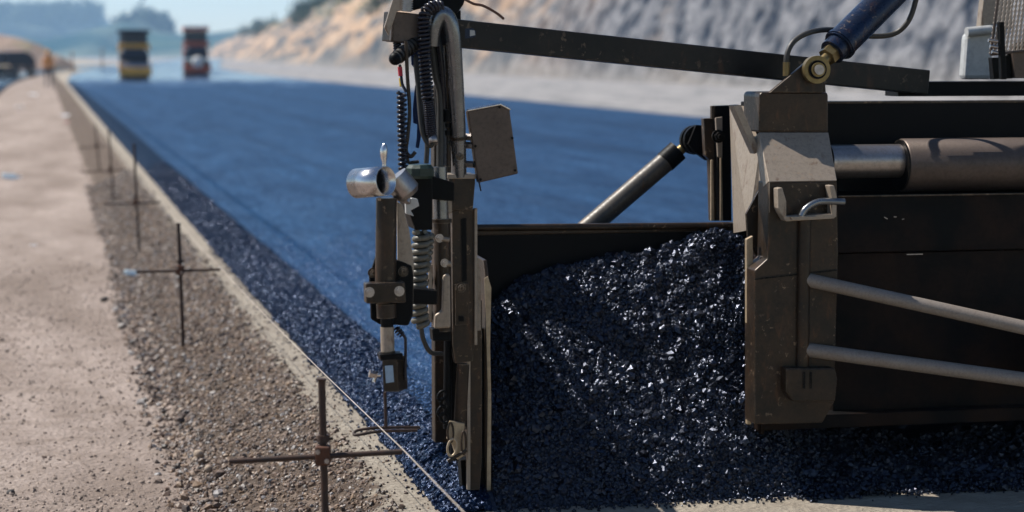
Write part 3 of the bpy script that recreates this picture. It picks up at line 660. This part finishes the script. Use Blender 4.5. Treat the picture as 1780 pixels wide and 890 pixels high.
k = MB(); k.pipe(L(752, 236, -.162), L(754, 250, -.175), px2m(8), .003, 18); k.build('cable_bush', 'chrome2', pv)
hose('hose', [(732, 568, -.2), (736, 590, -.2), (748, 612, -.18), (768, 615, -.12)], 4.2, 'hose')
hose('hose', [(753, 248, -.16), (746, 252, -.16), (734, 225, -.15), (727, 150, -.13), (722, 100, -.12), (722, 78, -.1)], 4.6, 'hose')
hose('hose', [(741, 284, -.13), (742, 240, -.13), (731, 180, -.12), (727, 120, -.1), (745, 60, -.1)], 4.5, 'hose')
hose('hose', [(748, 60, -.09), (757, 130, -.09), (765, 170, -.09), (765, 290, -.1)], 6.5, 'hose')
hose('hose', [(776, 80, -.08), (778, 160, -.08), (779, 290, -.08)], 5, 'frame')
hose('hose', [(758, 40, -.1), (768, 110, -.1), (772, 200, -.09), (772, 288, -.1)], 5, 'rubber')
for y0, y1, r in ((190, 212, 10), (214, 222, 7), (226, 236, 8)):
    rod('hose_fitting', (777, y0, -.09), (777, y1, -.09), r, 'black', seg=6)
hose('hook_rod', [(706, 72, -.2), (708, 130, -.2), (712, 190, -.2), (709, 235, -.2), (706, 262, -.2), (714, 272, -.21), (722, 264, -.21)], 3.4, 'frame')
hose('hook_rod', [(708, 268, -.2), (710, 282, -.2), (718, 282, -.2), (728, 281, -.2)], 3, 'frame')
# striped grip
gp = hose('grip', [(724, 74, -.14), (706, 86, -.17), (688, 102, -.2)], 11, 'hose', seg=16)
k = MB()
for t in (.1, .25, .4, .55, .7, .85): p = L(724-36*t, 74+28*t, -.14-.06*t); q_ = L(724-36*t-2.4, 74+28*t+1.8, -.143-.06*t); k.tube([p, q_], px2m(12.2), 16)
k.ball(L(687, 102, -.201), px2m(11)); k.build('grip_rib', 'black', gp)
hose('sensor_cable', [(695, 112, -.18), (697, 128, -.18), (699, 145, -.19), (706, 160, -.2)], 2.6, 'rubber')
k = MB(); k.tube([L(695, 116, -.18), L(696.5, 132, -.18)], px2m(4), 10); k.build('red_tape', 'redtape', pv)
k = MB(); k.tube([L(696.8, 136, -.18), L(698.3, 150, -.185)], px2m(3.6), 10); k.build('yellow_tape', 'yeltape', pv)
# rag
k = MB(); rg = [(735, 76), (727, 82), (717, 92), (715, 108), (721, 118), (728, 128), (721, 150), (717, 190), (718, 214), (725, 216), (724, 240), (722, 256), (727, 258), (731, 236), (733, 216), (737, 190), (738, 150), (737, 110)]
k.prism(poly(rg, -.1), (.004, .01, 0)); k.build('rag', 'cloth', pv, .002)
rg = [(715, 95), (722, 84), (737, 76), (736, 100), (724, 122), (716, 112)]
k = MB(); k.prism(poly(rg, -.125), (0, .016, 0)); k.build('rag_knot', 'cloth', pv, .006)
hose('rope', [(800, -6, -.1), (822, 6, -.1), (840, 10, -.1), (862, 22, -.1), (876, 33, -.1)], 2.4, 'rope')
# --- control box on the mast
bx = plate('control_box', [(813, 193), (868, 183), (886, 190), (901, 302), (832, 318), (829, 300)], -.10, .035, 'brownpl', bevel=.004)
k = MB()
for a, b in (((812, 192), (870, 181)), ((870, 181), (887, 190))): k.tube([L(*a, -.10), L(*b, -.10)], px2m(2.6), 8)
k.build('sunlit_lip', 'chrome', bx)  # polished strip standing in for light on the box's top edge
for x, y in ((826, 254), (835, 312), (890, 240), (895, 296), (868, 186)):
    k = MB(); c = L(x, y, -.10); k.tube([c, c+Vector((0, -.003, 0))], px2m(2.6), 10); k.build('screw', 'black', bx)
for y in (238, 252, 285): 
    k = MB(); k.tube([L(806, y, -.06), L(824, y+1, -.08)], px2m(6), 6, smooth=False); k.build('box_stud', 'chrome2', bx)
hose('loose_wire', [(829, 305, -.09), (833, 318, -.1), (836, 332, -.1)], 1.4, 'rubber', bx)
# --- sensor post in front
SV = -.43
c1 = MB(); c1.pipe(L(620, 319, SV+.02), L(671, 314.5, SV-.07), px2m(25.5, SV), .003, 40); cup = c1.build('sensor_sleeve', 'chrome', pv)
k = MB(); a = L(622, 318.8, SV+.017); b = L(624, 318.6, SV+.014); k.tube([a, b], px2m(25, SV), 32); k.build('sleeve_bottom', 'chrome2', cup)
a = L(634, 317.7, SV); k = MB(); k.tube([L(650, 316, SV-.02), L(651, 316, SV-.022)], px2m(24.5, SV), 32); k.build('sleeve_core', 'black', cup)
k = MB(); k.tube([L(686, 308, SV+.02), L(708, 334, SV+.02)], px2m(24, SV), 32); k.tube([L(708, 334, SV+.02), L(713, 340, SV+.02)], [px2m(24, SV), px2m(17, SV)], 32); k.build('angled_sleeve', 'chrome2', pv)
k = MB(); k.tube([L(668, 292, SV), L(668, 284, SV), L(667, 272, SV), L(667, 262, SV), L(668, 253, SV), L(668, 249, SV)], [px2m(x, SV) for x in (4, 3.2, 5.5, 6.5, 4.5, 1)], 14); k.build('lever_handle', 'chrome', pv)
post = rod('sensor_post', (672, 344, SV), (670, 492, SV), 18, 'frame', seg=28)
rod('post_foot', (662, 346, SV-.03), (657, 346, SV-.03), 3, 'dusty', post)
plate('post_bracket', [(648, 462), (655, 440), (700, 455), (716, 462), (719, 480), (718, 548), (710, 566), (660, 564), (645, 555), (642, 480)], SV+.03, .014, 'black', bevel=.004)
plate('side_plate', [(690, 350), (700, 356), (712, 400), (720, 460), (718, 545), (704, 560), (692, 480)], SV+.035, .012, 'dusty', bevel=.003)
clampo = plate('post_clamp', [(636, 493), (704, 490), (706, 526), (637, 528)], SV-.05, .05, 'frame', bevel=.004)
bolts('bolt', [(642, 508, SV-.05), (694, 506, SV-.05)], 6, 'chrome2', clampo)
bolts('bolt', [(701, 472, SV+.03), (648, 474, SV+.03)], 6, 'frame')
rod('post_collar', (671, 528, SV), (672, 552, SV), 17, 'frame'); rod('post_neck', (672, 552, SV), (673, 568, SV), 11, 'black')
rod('post_rod', (673, 568, SV), (674, 612, SV), 12, 'dusty'); rod('rod_stop', (673, 610, SV), (674, 620, SV), 14, 'frame')
hose('bent_wire', [(690, 572, SV), (703, 585, SV), (705, 600, SV), (704, 660, SV)], 2.6, 'rubber')
coil('wire_spring', [(688, 570, SV), (698, 582, SV)], 5, 3, 1.6, 'rubber', per=10)
sb = MB(); sb.prism(poly([(664, 626), (690, 622), (693, 681), (667, 681)], SV-.03), (.035, .05, 0)); sbx = sb.build('sensor_box', 'frame', pv, .002)
plate('box_cap', [(660, 616), (700, 614), (702, 626), (662, 628)], SV-.03, .05, 'black', bevel=.003)
plate('sensor_sticker', [(669, 636), (683, 635), (685, 664), (671, 666)], SV-.033, .002, 'label', sbx, 0)
k = MB(); k.tube([L(662, 652, SV-.01), L(652, 652, SV-.01)], px2m(3, SV), 10); k.tube([L(655, 652, SV-.01), L(642, 649, SV-.01)], px2m(7, SV), 6, smooth=False); k.tube([L(653, 648, SV-.01), L(650, 664, SV-.01)], px2m(3.4, SV), 8); k.build('wing_knob', 'chrome', sbx)
rod('sensor_stem', (669, 682, SV), (671, 744, SV), 2.6, 'stake')
k = MB(); k.tube(curve([L(729, 743, SV+.04), L(690, 743, SV+.01), L(650, 744, SV-.0), L(622, 748, SV-.0), L(615, 754, SV-.01), L(622, 756, SV-.03), L(660, 750, SV-.02), L(725, 748, SV+.0)], 6), px2m(2.6, SV), 8); k.build('string_feeler', 'stake', pv)
# link from sensor post to mast
mv = -.28
plate('linkage_body', [(702, 308), (752, 308), (752, 400), (722, 400), (712, 372), (702, 345)], mv, .12, 'black', bevel=.004)
kn = MB(); kn.tube([L(730, 286, mv), L(730, 292, mv), L(730, 305, mv), L(730, 310, mv)], [px2m(19), px2m(24), px2m(24), px2m(20)], 10, smooth=False); kn.build('hand_knob', 'green', pv, .003)
plate('lit_bracket', [(705, 352), (716, 344), (726, 346), (729, 358), (714, 366), (720, 376), (706, 372)], mv-.04, .02, 'galv', bevel=.002)
k = MB(); k.tube([L(708, 345, mv-.05), L(706, 352, mv-.055)], px2m(7), 12); k.build('bracket_bush', 'chrome2', pv)
plate('link_arm', [(700, 500), (760, 505), (760, 530), (700, 528)], -.3, .05, 'black', bevel=.003)
plate('link_arm', [(735, 300), (790, 318), (790, 350), (735, 345)], -.17, .05, 'black', bevel=.003)
# --- strut cylinder behind the wall
SVv = .75
st = rod('strut_cylinder', (1006, 410, .8), (1172, 268, .8), 18.5, 'strut', seg=28)
rod('strut_cap', (1156, 282, .8), (1178, 262, .8), 21, 'black', st, 8)
rod('strut_neck', (1176, 266, .8), (1200, 248, .8), 9, 'brass', st)
k = MB(); c = L(1205, 243, .79); k.tube([c, c+Vector((0, -.02, 0))], px2m(26, .8), 28); c = L(1211, 243, .765); k.tube([c, c+Vector((0, -.02, 0))], px2m(26, .8), 28); k.build('strut_eye', 'black', st)
plate('strut_lug', [(1210, 217), (1235, 219), (1238, 280), (1228, 279), (1205, 262), (1196, 250)], .73, .03, 'black')
plate('upright_plate', [(1223, 206), (1244, 205), (1250, 384), (1236, 384), (1233, 278), (1226, 270)], .60, .03, 'frame')
plate('upright_plate', [(1244, 184), (1270, 183), (1272, 384), (1250, 384)], .57, .04, 'black')
plate('upright_edge', [(1236, 278), (1240, 278), (1242, 384), (1236, 384)], .58, .01, 'edge')
plate('upright_edge', [(1252, 270), (1255, 270), (1257, 384), (1252, 384)], .56, .01, 'edge')
plate('slide_strip', [(1244, 205), (1256, 203), (1256, 275), (1248, 273)], .54, .012, 'dusty')
bolts('bolt', [(1248, 237, .54)], 8, 'black', t=.02)
for x in (1239, 1262):
    k = MB(); k.tube([L(x, 184, .58), L(x, 206, .58)], px2m(5), 6, smooth=False); k.build('bolt_stud', 'frame', pv)
# --- tractor side plate (bevelled, tan, faces the sun)
sp = MB(); pts = [L(1268, 184, .42), L(1290, 184, .42), L(1320, 262, .10), L(1322, 300, .09), L(1300, 400, .09), L(1275, 405, .40)]
sp.prism(pts, (.012, 0, 0)); sp.build('side_plate', 'dusty', pv, .003)
plate('plate_rim', [(1274, 183), (1288, 182), (1321, 262), (1312, 268)], .06, .05, 'dusty')
plate('gusset', [(1297, 372), (1325, 320), (1334, 320), (1334, 450), (1320, 452), (1300, 420)], .03, .012, 'frame')
plate('inner_plate_edge', [(1298, 416), (1309, 410), (1310, 560), (1306, 738), (1299, 738)], -.02, .02, 'edge')  # pale strip colours in the sun catching this plate's edge
inn = MB(); inn.box((.889, .045, .48), (.012, .12, .58)); inn.build('inner_plate', 'rusty', pv, .002)
rod('latch_stem', (1335, 310, -.035), (1335, 448, -.035), 5, 'dusty'); rod('latch_pin', (1320, 448, -.04), (1342, 452, -.04), 4, 'chrome2')
# --- column head: box, slanted plate, lower face
v0 = -.10
col = plate('column_top', [(1320, 165), (1324, 160), (1438, 160), (1440, 166), (1440, 230), (1320, 230)], .05, .16, 'frame', bevel=.006)
a = [L(1319, 230, .05), L(1440, 230, .05), L(1455, 314, v0), L(1336, 316, v0)]
k = MB(); k.prism(a, (0, .05, -.02)); k.build('slanted_plate', 'dusty', pv, .002)
k = MB(); k.prism([L(1319, 232, .05), L(1337, 316, v0), L(1337, 370, v0), L(1319, 360, .09)], (.01, .01, 0)); k.build('slanted_side', 'dusty', pv, .002)
cf = plate('column_face', [(1336, 317), (1455, 315), (1457, 440), (1450, 700), (1430, 735), (1312, 738), (1312, 470), (1334, 450)], v0+.004, .10, 'frame', bevel=.004)
plate('face_seam', [(1312, 484), (1455, 468), (1455, 471), (1312, 487)], v0-.001, .006, 'black', cf, 0)
k = MB(); k.tube([L(1398, 380, v0), L(1395, 640, v0)], px2m(12), 20); k.build('face_pipe', 'frame', cf)
# U bracket and bent handle
for p in ([(1352, 328), (1360, 326), (1367, 350), (1367, 378), (1358, 372), (1353, 362)], [(1442, 323), (1450, 322), (1455, 342), (1454, 378), (1446, 374), (1446, 345)], [(1356, 368), (1368, 376), (1446, 372), (1455, 374), (1450, 380), (1366, 385)]):
    plate('latch_bracket', p, v0-.045, .045, 'dusty', cf, .002)
hd = hose('handle', [(1393, 376, v0-.04), (1400, 364, v0-.04), (1414, 354, v0-.04), (1430, 350, v0-.04), (1468, 351, v0-.045)], 6.2, 'gun', seg=16)
plate('handle_base', [(1374, 377), (1420, 376), (1416, 382), (1378, 383)], v0-.055, .03, 'dusty', hd, .001)
plate('step_casting', [(1366, 640), (1452, 640), (1456, 660), (1452, 698), (1378, 698), (1366, 680)], v0-.04, .045, 'frame', bevel=.005)
plate('casting_recess', [(1396, 646), (1400, 646), (1400, 676), (1396, 676)], v0-.043, .004, 'black', bevel=0)
plate('casting_recess', [(1408, 646), (1412, 646), (1412, 676), (1408, 676)], v0-.043, .004, 'black', bevel=0)
# clevis and lift cylinder
plate('clevis_plate', [(1338, 161), (1405, 105), (1428, 108), (1430, 161)], .04, .02, 'frame')
plate('clevis_plate', [(1350, 161), (1405, 108), (1432, 110), (1436, 161)], .10, .02, 'frame')
k = MB(); c = L(1416, 121, .035); k.tube([c, c+Vector((0, -.025, 0))], px2m(25), 32); ey = k.build('rod_eye', 'brass', pv, .003)
k = MB(); k.tube([c+Vector((0, -.026, 0)), c+Vector((0, -.03, 0))], px2m(17), 28); k.build('eye_seal', 'black', ey)
k = MB(); k.tube([c+Vector((0, -.03, 0)), c+Vector((0, -.036, 0))], px2m(13), 24, smooth=False); k.build('lock_washer', 'brass', ey)
k = MB(); k.tube([c+Vector((0, -.036, 0)), c+Vector((0, -.045, 0))], px2m(9), 24); k.build('pin_head', 'chrome2', ey)
A = L(1416, 121, .02); B = L(1590, -52, .22); d = B-A
def seg_(t0, t1, r, m, name, parent, s=24):
    k = MB(); k.tube([A+d*t0, A+d*t1], px2m(r), s, smooth=s > 8); return k.build(name, m, parent)
lc = seg_(.23, 1.0, 29, 'bluecyl', 'lift_cylinder', pv, 32)
seg_(.05, .14, 10, 'brass', 'piston_rod', lc); seg_(.12, .17, 18, 'brass', 'gland_nut', lc, 6); seg_(.17, .235, 24, 'bluecyl', 'gland', lc, 32)
seg_(.24, .26, 31, 'bluecyl', 'gland_ring', lc, 32)
hose('hydraulic_hose', [(1367, 128, .06), (1368, 95, .06), (1382, 70, .07), (1412, 55, .08), (1450, 52, .14), (1500, 62, .22), (1550, 60, .22), (1578, 38, .2), (1592, 0, .2), (1596, -30, .2)], 5, 'hose', seg=12)
rod('hose_ferrule', (1367, 108, .06), (1367, 132, .06), 6.5, 'brass')
# --- tractor body to the right
Uw = 3.4
def band(name, y0, y1, v, t, m, x0=1455, bev=.003):
    a, b = L(x0, y0, v), L(x0, y1, v); k = MB(); k.box(((a.x+Uw)/2, v+t/2, (a.z+b.z)/2), (Uw-a.x, t, a.z-b.z)); return k.build(name, m, pv, bev)
band('top_beam', 179, 262, .20, .25, 'black', 1330)
k = MB(); a = L(1562, 142, .40); k.box(((a.x+Uw)/2, .46, a.z-.025), (Uw-a.x, .12, .05)); k.build('deck_edge', 'black', pv, .003)
k = MB(); a = L(1330, 181, .20); k.box(((a.x+Uw)/2, .205, a.z+.004), (Uw-a.x, .02, .006)); k.build('beam_lip', 'frame', pv, .001)
sp_ = band('back_panel', 245, 345, .26, .02, 'black', 1330)
hp = band('housing_panel', 341, 440, .02, .4, 'rusty', 1452)
k = MB(); a = L(1455, 341, .02); k.box(((a.x+Uw)/2, .015, a.z), (Uw-a.x, .02, .005)); k.build('panel_lip', 'frame', hp, .001)
lp = band('lower_panel', 441, 735, .05, .4, 'rusty', 1452)
k = MB(); a = L(1312, 732, .02); k.box(((a.x+Uw)/2, .05, a.z-.005), (Uw-a.x, .12, .045)); k.build('bottom_rail', 'rusty', pv, .004)
ta = L(1440, 281, .10)
k = MB(); k.tube([ta, (L(1568, 281, .10).x, .10, ta.z)], px2m(31), 40); k.build('chrome_guide', 'chrome2', pv)
tx = L(1566, 281, .10).x; zc = L(1566, 287, .10).z
k = MB(); k.tube([(tx, .10, zc), (tx+.004, .10, zc), (Uw, .10, zc)], [px2m(46), px2m(49), px2m(49)], 48); tb = k.build('guide_tube', 'brownpl', pv)
k = MB(); k.tube([(tx-.006, .10, zc), (tx, .10, zc)], px2m(47), 40); k.build('tube_seal', 'black', tb)
for x, y, w_ in ((1540, 379, 7), (1556, 377, 5), (1570, 381, 4)):
    k = MB(); c = L(x, y, .018); k.box(c, (w_*.0018, .002, .003), Matrix.Rotation(random.uniform(-.6, .6), 3, 'Y')); k.build('scrape', 'chrome2', hp)
k = MB(); k.box(L(1590, 442, .015), (.055, .003, .003)); k.build('scrape', 'chrome2', hp)
# two round braces coming forwards
rod('brace_bar', (1402, 486, v0), (1950, 607, -.5), 12.5, 'bar', seg=24)
rod('brace_bar', (1403, 608, v0), (1950, 683, -.5), 13, 'bar', seg=24)
k = MB(); e1 = L(1950, 607, -.5); e2 = L(1950, 683, -.5); k.box(((e1.x+e2.x)/2, -.22, (e1.z+e2.z)/2), (.03, .60, .24)); k.build('brace_bracket', 'frame', pv, .004)
# --- guard and hardware at top right
ex = MB()
gA = [L(1722, 85, .3), L(1722, -30, .3), L(1800, -30, .3), L(1800, 70, .3)]
x0, x1 = gA[0].x, gA[2].x+.3; z0, z1 = gA[0].z-.015, gA[1].z+.1; NX, NZ = int((x1-x0)/.0135), int((z1-z0)/.034)
for i in range(NX+1):
    for s in (-1, 1):
        P = [(x0+i*.014+s*.0035*(1 if j % 2 else -1)+(z0+j*.017-z0)*.12, .3, z0+j*.017+.10*(x0+i*.014-x0)) for j in range(2*NZ)]
        ex.tube(P, .0029, 4, smooth=False)
go = ex.build('expanded_mesh_guard', 'mesh', pv)
k = MB(); k.tube([(x0, .3, z0-.005), (x0+.04, .3, z1)], .005, 8); k.tube([(x0, .3, z0-.005), (x1, .3, z0+.10*(x1-x0))], .004, 8); k.build('guard_frame', 'brownpl', go)
plate('guard_post', [(1737, 38), (1746, 38), (1750, 138), (1741, 138)], .27, .02, 'black')
plate('guard_panel', [(1760, 76), (1830, 62), (1840, 136), (1764, 136)], .32, .02, 'brownpl')
plate('guard_panel', [(1724, 100), (1745, 100), (1765, 80), (1765, 136), (1727, 138)], .34, .03, 'black')
for y in (70, 80, 90):
    k = MB(); k.tube([L(1718+(y-70)*.3, y, .28), L(1734, y+2, .28)], px2m(3.6), 8); k.build('chain_stub', 'chrome2', pv)
gw = plate('tank_cover', [(1676, 138), (1681, 62), (1692, 52), (1725, 52), (1728, 138)], 1.0, .06, 'galv', bevel=.015)
k = MB(); k.tube([L(1680, 56, .99), L(1740, 50, .99)], px2m(9, 1), 12); k.build('tank_cover_rail', 'galv', gw)
plate('cream_panel', [(1704, 50), (1712, -20), (1760, -30), (1760, 50)], 1.0, .04, 'dusty')
# steel crawler frame and hidden bulk of the tractor on the right so the machine reads from the side too
k = MB(); k.box((2.35, .95, .62), (2.1, .9, .72)); k.build('tractor_body', 'black', pv, .02)

# ============================================================ LITTER
def litter_bottle(px, py, s, rz, label):
    p = G(px, py, -.16); k = MB(); pr = [(0, .001), (.002, .028), (.03, .032), (.06, .029), (.1, .032), (.14, .031), (.165, .018), (.185, .012), (.20, .012)]
    k.tube([(a*s, 0, 0) for a, r in pr], [r*s for a, r in pr], 18); o = k.build('plastic_bottle', 'bottle'); o.location = p+Vector((0, 0, .02)); o.rotation_euler = (0, R(6), rz)
    k = MB(); k.tube([(.2*s, 0, 0), (.222*s, 0, 0)], .0145*s, 14); k.build('cap', 'paper', o); tag(o, label, 'bottle'); return o
litter_bottle(216, 478, .62, R(20), 'clear crumpled plastic bottle under the left end of the second stake crossbar')
litter_bottle(4, 308, 1.1, R(25), 'silvery plastic bottle lying on the track at the left edge')
def scrap(px, py, s, label, m='paper'):
    p = G(px, py, -.19); k = MB(); n = 5
    P = [(s*(i/(n-1)-.5)+random.uniform(-.1, .1)*s, s*.7*(j/(n-1)-.5)+random.uniform(-.1, .1)*s, random.uniform(.0, .25)*s+.01) for j in range(n) for i in range(n)]
    k.add(P, [(j*n+i, j*n+i+1, (j+1)*n+i+1, (j+1)*n+i) for j in range(n-1) for i in range(n-1)]); o = k.build('paper_scrap', m); o.location = p
    sdm = o.modifiers.new('s', 'SOLIDIFY'); sdm.thickness = .002; tag(o, label, 'litter'); return o
scrap(57, 429, .05, 'small white paper scrap on the track below the silvery bottle')
scrap(113, 203, .22, 'white crumpled wrapper on the track by the far stakes')
s_ = scrap(116, 214, .12, 'red wrapper lying just in front of the white crumpled one', 'redtape')
scrap(34, 188, .22, 'pale scrap far up the track near its left side')
scrap(58, 166, .30, 'pale plastic scrap on the track nearest the standing worker')
scrap(452, 779, .018, 'tiny white chip on the gravel left of the near stake')

# ============================================================ FAR MACHINES
def roller(px, py, z, w, h, body, roofm, label, white=False):
    p = G(px, py, z); root = empty('road_roller', p, TH*1.0); tag(root, label, 'road roller')
    k = MB(); k.tube([(-w*.42, 0, .5), (w*.42, 0, .5)], .5, 32); k.build('front_drum', 'chrome2' if not white else 'tyre', root)
    k = MB(); k.tube([(-w*.42, 2.8, .5), (w*.42, 2.8, .5)], .5, 32); k.build('rear_drum', 'chrome2' if not white else 'tyre', root)
    k = MB(); k.box((0, -.56, .42), (w, .14, .42)); k.box((-w*.48, .05, .72), (.06, .8, .30)); k.box((w*.48, .05, .72), (.06, .8, .30)); k.build('drum_yoke', body, root, .03)
    k = MB(); k.box((0, .3, h*.52), (w*.82, .9, .5)); k.build('front_hood', 'dark', root, .05)
    k = MB(); k.box((0, 2.4, h*.5), (w*.85, 1.4, .75)); k.build('engine_hood', body, root, .06)
    k = MB(); k.box((0, 1.2, h*.44), (w*.9, 1.2, .5)); k.build('platform', 'dark', root, .04)
    k = MB(); k.box((0, .8, h*.635), (w*1.0, .35, .42)); k.build('dashboard', body, root, .05)
    for sx in (-1, 1):
        for y in (.75, 1.9):
            k = MB(); k.tube([(sx*w*.4, y, h*.6), (sx*w*.4, y, h*.93)], .04, 8); k.build('roof_post', 'dark', root)
    k = MB(); k.box((0, 1.3, h*.80), (w*.72, 1.1, h*.24)); k.build('cab_glass', 'glass', root, .05)
    k = MB(); k.box((0, 1.3, h*.955), (w*1.02, 1.6, .16)); rf = k.build('roof', roofm, root, .05)
    if white: k = MB(); k.box((0, 1.3, h*.955+.15), (w*1.0, 1.5, .14)); k.build('roof_top', 'white', rf, .03)
    k = MB(); k.box((0, 1.35, h*.6), (.5, .5, .4)); k.build('seat', 'dark', root, .05)
    if white: k = MB(); k.ball((0, -.62, .86), .36, (1, .5, 1)); k.build('water_tank', 'white', root)
    for sx in (-1, 1):
        k = MB(); k.ball((sx*w*.38, -.18, h*.57), .07); k.build('headlight', 'white', root)
    return root
roller(235, 139, .09, 1.65, 2.65, 'yellow', 'dark', 'yellow and dark road roller working far down the mat, left of the red one')
roller(343, 132, .09, 1.6, 3.0, 'red', 'red', 'red-roofed roller with a round white tank, far down the mat', True)
def truck():
    p = G(36, 133, -.14); root = empty('parked_truck', p, TH+R(140)); root.scale = (.85,)*3; tag(root, 'dark dump truck parked in front of the pinkish earth bank', 'truck')
    k = MB(); k.box((0, 1.2, .7), (1.7, 4.6, .22)); k.build('chassis', 'dark', root, .03)
    k = MB(); k.prism([(-.95, -.9, .85), (-.95, .25, .85), (-.95, .25, 1.9), (-.95, -.2, 1.95), (-.95, -.8, 1.35)], (1.9, 0, 0)); cb = k.build('cab', 'dark', root, .05)
    k = MB(); k.prism([(-.8, -.79, 1.40), (-.8, -.29, 1.88), (-.8, -.24, 1.84), (-.8, -.74, 1.36)], (1.6, -.03, 0)); k.build('windscreen', 'glass', cb)
    k = MB(); k.prism([(-1, .45, 1.0), (-1, .3, 2.1), (-1, 3.3, 2.0), (-1, 3.1, 1.0)], (2.0, 0, 0)); k.build('tipper_body', 'dark', root, .04)
    for y in (-.3, 2.0, 2.9):
        for sx in (-1, 1):
            k = MB(); k.tube([(sx*.98, y, .42), (sx*.7, y, .42)], .42, 24); wh = k.build('wheel', 'tyre', root); k = MB(); k.tube([(sx*.985, y, .42), (sx*.9, y, .42)], .2, 16); k.build('rim', 'galv', wh)
truck()
# worker: one continuous skinned figure
def person(px, py, z, label):
    p = G(px, py, z); root = empty('person', p, R(10)); tag(root, label, 'person')
    J = [(0, 0, .95), (0, 0, 1.2), (0, 0, 1.42), (0, -.01, 1.52), (0, -.02, 1.64), (0, -.02, 1.74), (.19, 0, 1.40), (.25, .02, 1.12), (.24, -.08, .88), (.24, -.1, .78), (-.19, 0, 1.40), (-.26, .02, 1.12), (-.25, -.06, .88), (-.25, -.08, .78),
         (.10, 0, .88), (.12, -.02, .50), (.13, .02, .09), (.13, -.15, .04), (-.10, 0, .88), (-.12, .0, .50), (-.13, .04, .09), (-.13, -.13, .04)]
    Ed = [(0, 1), (1, 2), (2, 3), (3, 4), (4, 5), (2, 6), (6, 7), (7, 8), (8, 9), (2, 10), (10, 11), (11, 12), (12, 13), (0, 14), (14, 15), (15, 16), (16, 17), (0, 18), (18, 19), (19, 20), (20, 21)]
    rad = [.15, .14, .15, .06, .095, .075, .075, .055, .04, .035, .075, .055, .04, .035, .10, .07, .05, .04, .10, .07, .05, .04]
    me = bpy.data.meshes.new('body'); me.from_pydata(J, Ed, []); o = bpy.data.objects.new('body', me); COL.objects.link(o); o.parent = root
    s = o.modifiers.new('skin', 'SKIN')
    if not me.skin_vertices: 
        bpy.context.view_layer.objects.active = o
    for i, sv in enumerate(me.skin_vertices[0].data): sv.radius = (rad[i], rad[i]*.8); sv.use_root = (i == 0)
    s = o.modifiers.new('sub', 'SUBSURF'); s.levels = s.render_levels = 2
    m, n, b = mat('clothed_figure'); z_ = n.nodes.new('ShaderNodeSeparateXYZ'); n.links.new(coord(n), z_.inputs[0])
    r = ramp(n, mth(n, 'DIVIDE', z_.outputs[2], 2.), [(0, (.012, .016, .03)), (.48, (.7, .27, .05)), (.76, (.32, .17, .11))]); r.node.color_ramp.interpolation = 'CONSTANT'
    n.links.new(r, b.inputs['Base Color']); b.inputs['Roughness'].default_value = .9; me.materials.append(m)
    k = MB(); k.ball((0, -.02, 1.76), .115, (1, 1.15, .7)); k.tube([(0, -.03, 1.72), (0, -.03, 1.735)], .15, 16); k.build('hard_hat', 'yellow', root)
person(85, 153, -.2, 'standing worker in an orange top and dark trousers on the track')
def marker(px, py, h, label):
    p = G(px, py, -.1); root = empty('marker_post', p); tag(root, label, 'marker post', 'timber marker posts by the far end of the road')
    k = MB(); k.box((0, 0, h/2), (.12, .12, h)); k.build('post', 'wood', root, .01); k = MB(); k.box((0, 0, h+.04), (.16, .16, .08)); k.build('post_cap', 'orange', root, .01)
marker(126, 128, 1.6, 'timber marker post between the worker and the mat corner'); marker(178, 124, 1.9, 'timber marker post just left of the yellow roller')

# ------------------------------------------------------------ haze
k = MB(); k.box((300, 1480, 44), (3400, 3000, 90)); hzb = k.build('haze', 'ground')
hm = bpy.data.materials.new('haze'); hm.use_nodes = True; n = hm.node_tree; n.nodes.clear()
pvn = n.nodes.new('ShaderNodeVolumePrincipled'); pvn.inputs['Density'].default_value = .00026; pvn.inputs['Color'].default_value = (.44, .70, 1, 1); pvn.inputs['Anisotropy'].default_value = .3
out = n.nodes.new('ShaderNodeOutputMaterial'); n.links.new(pvn.outputs[0], out.inputs['Volume'])
hzb.data.materials.clear(); hzb.data.materials.append(hm); tag(hzb, 'pale blue haze over the far end of the road', 'haze', kind='stuff')
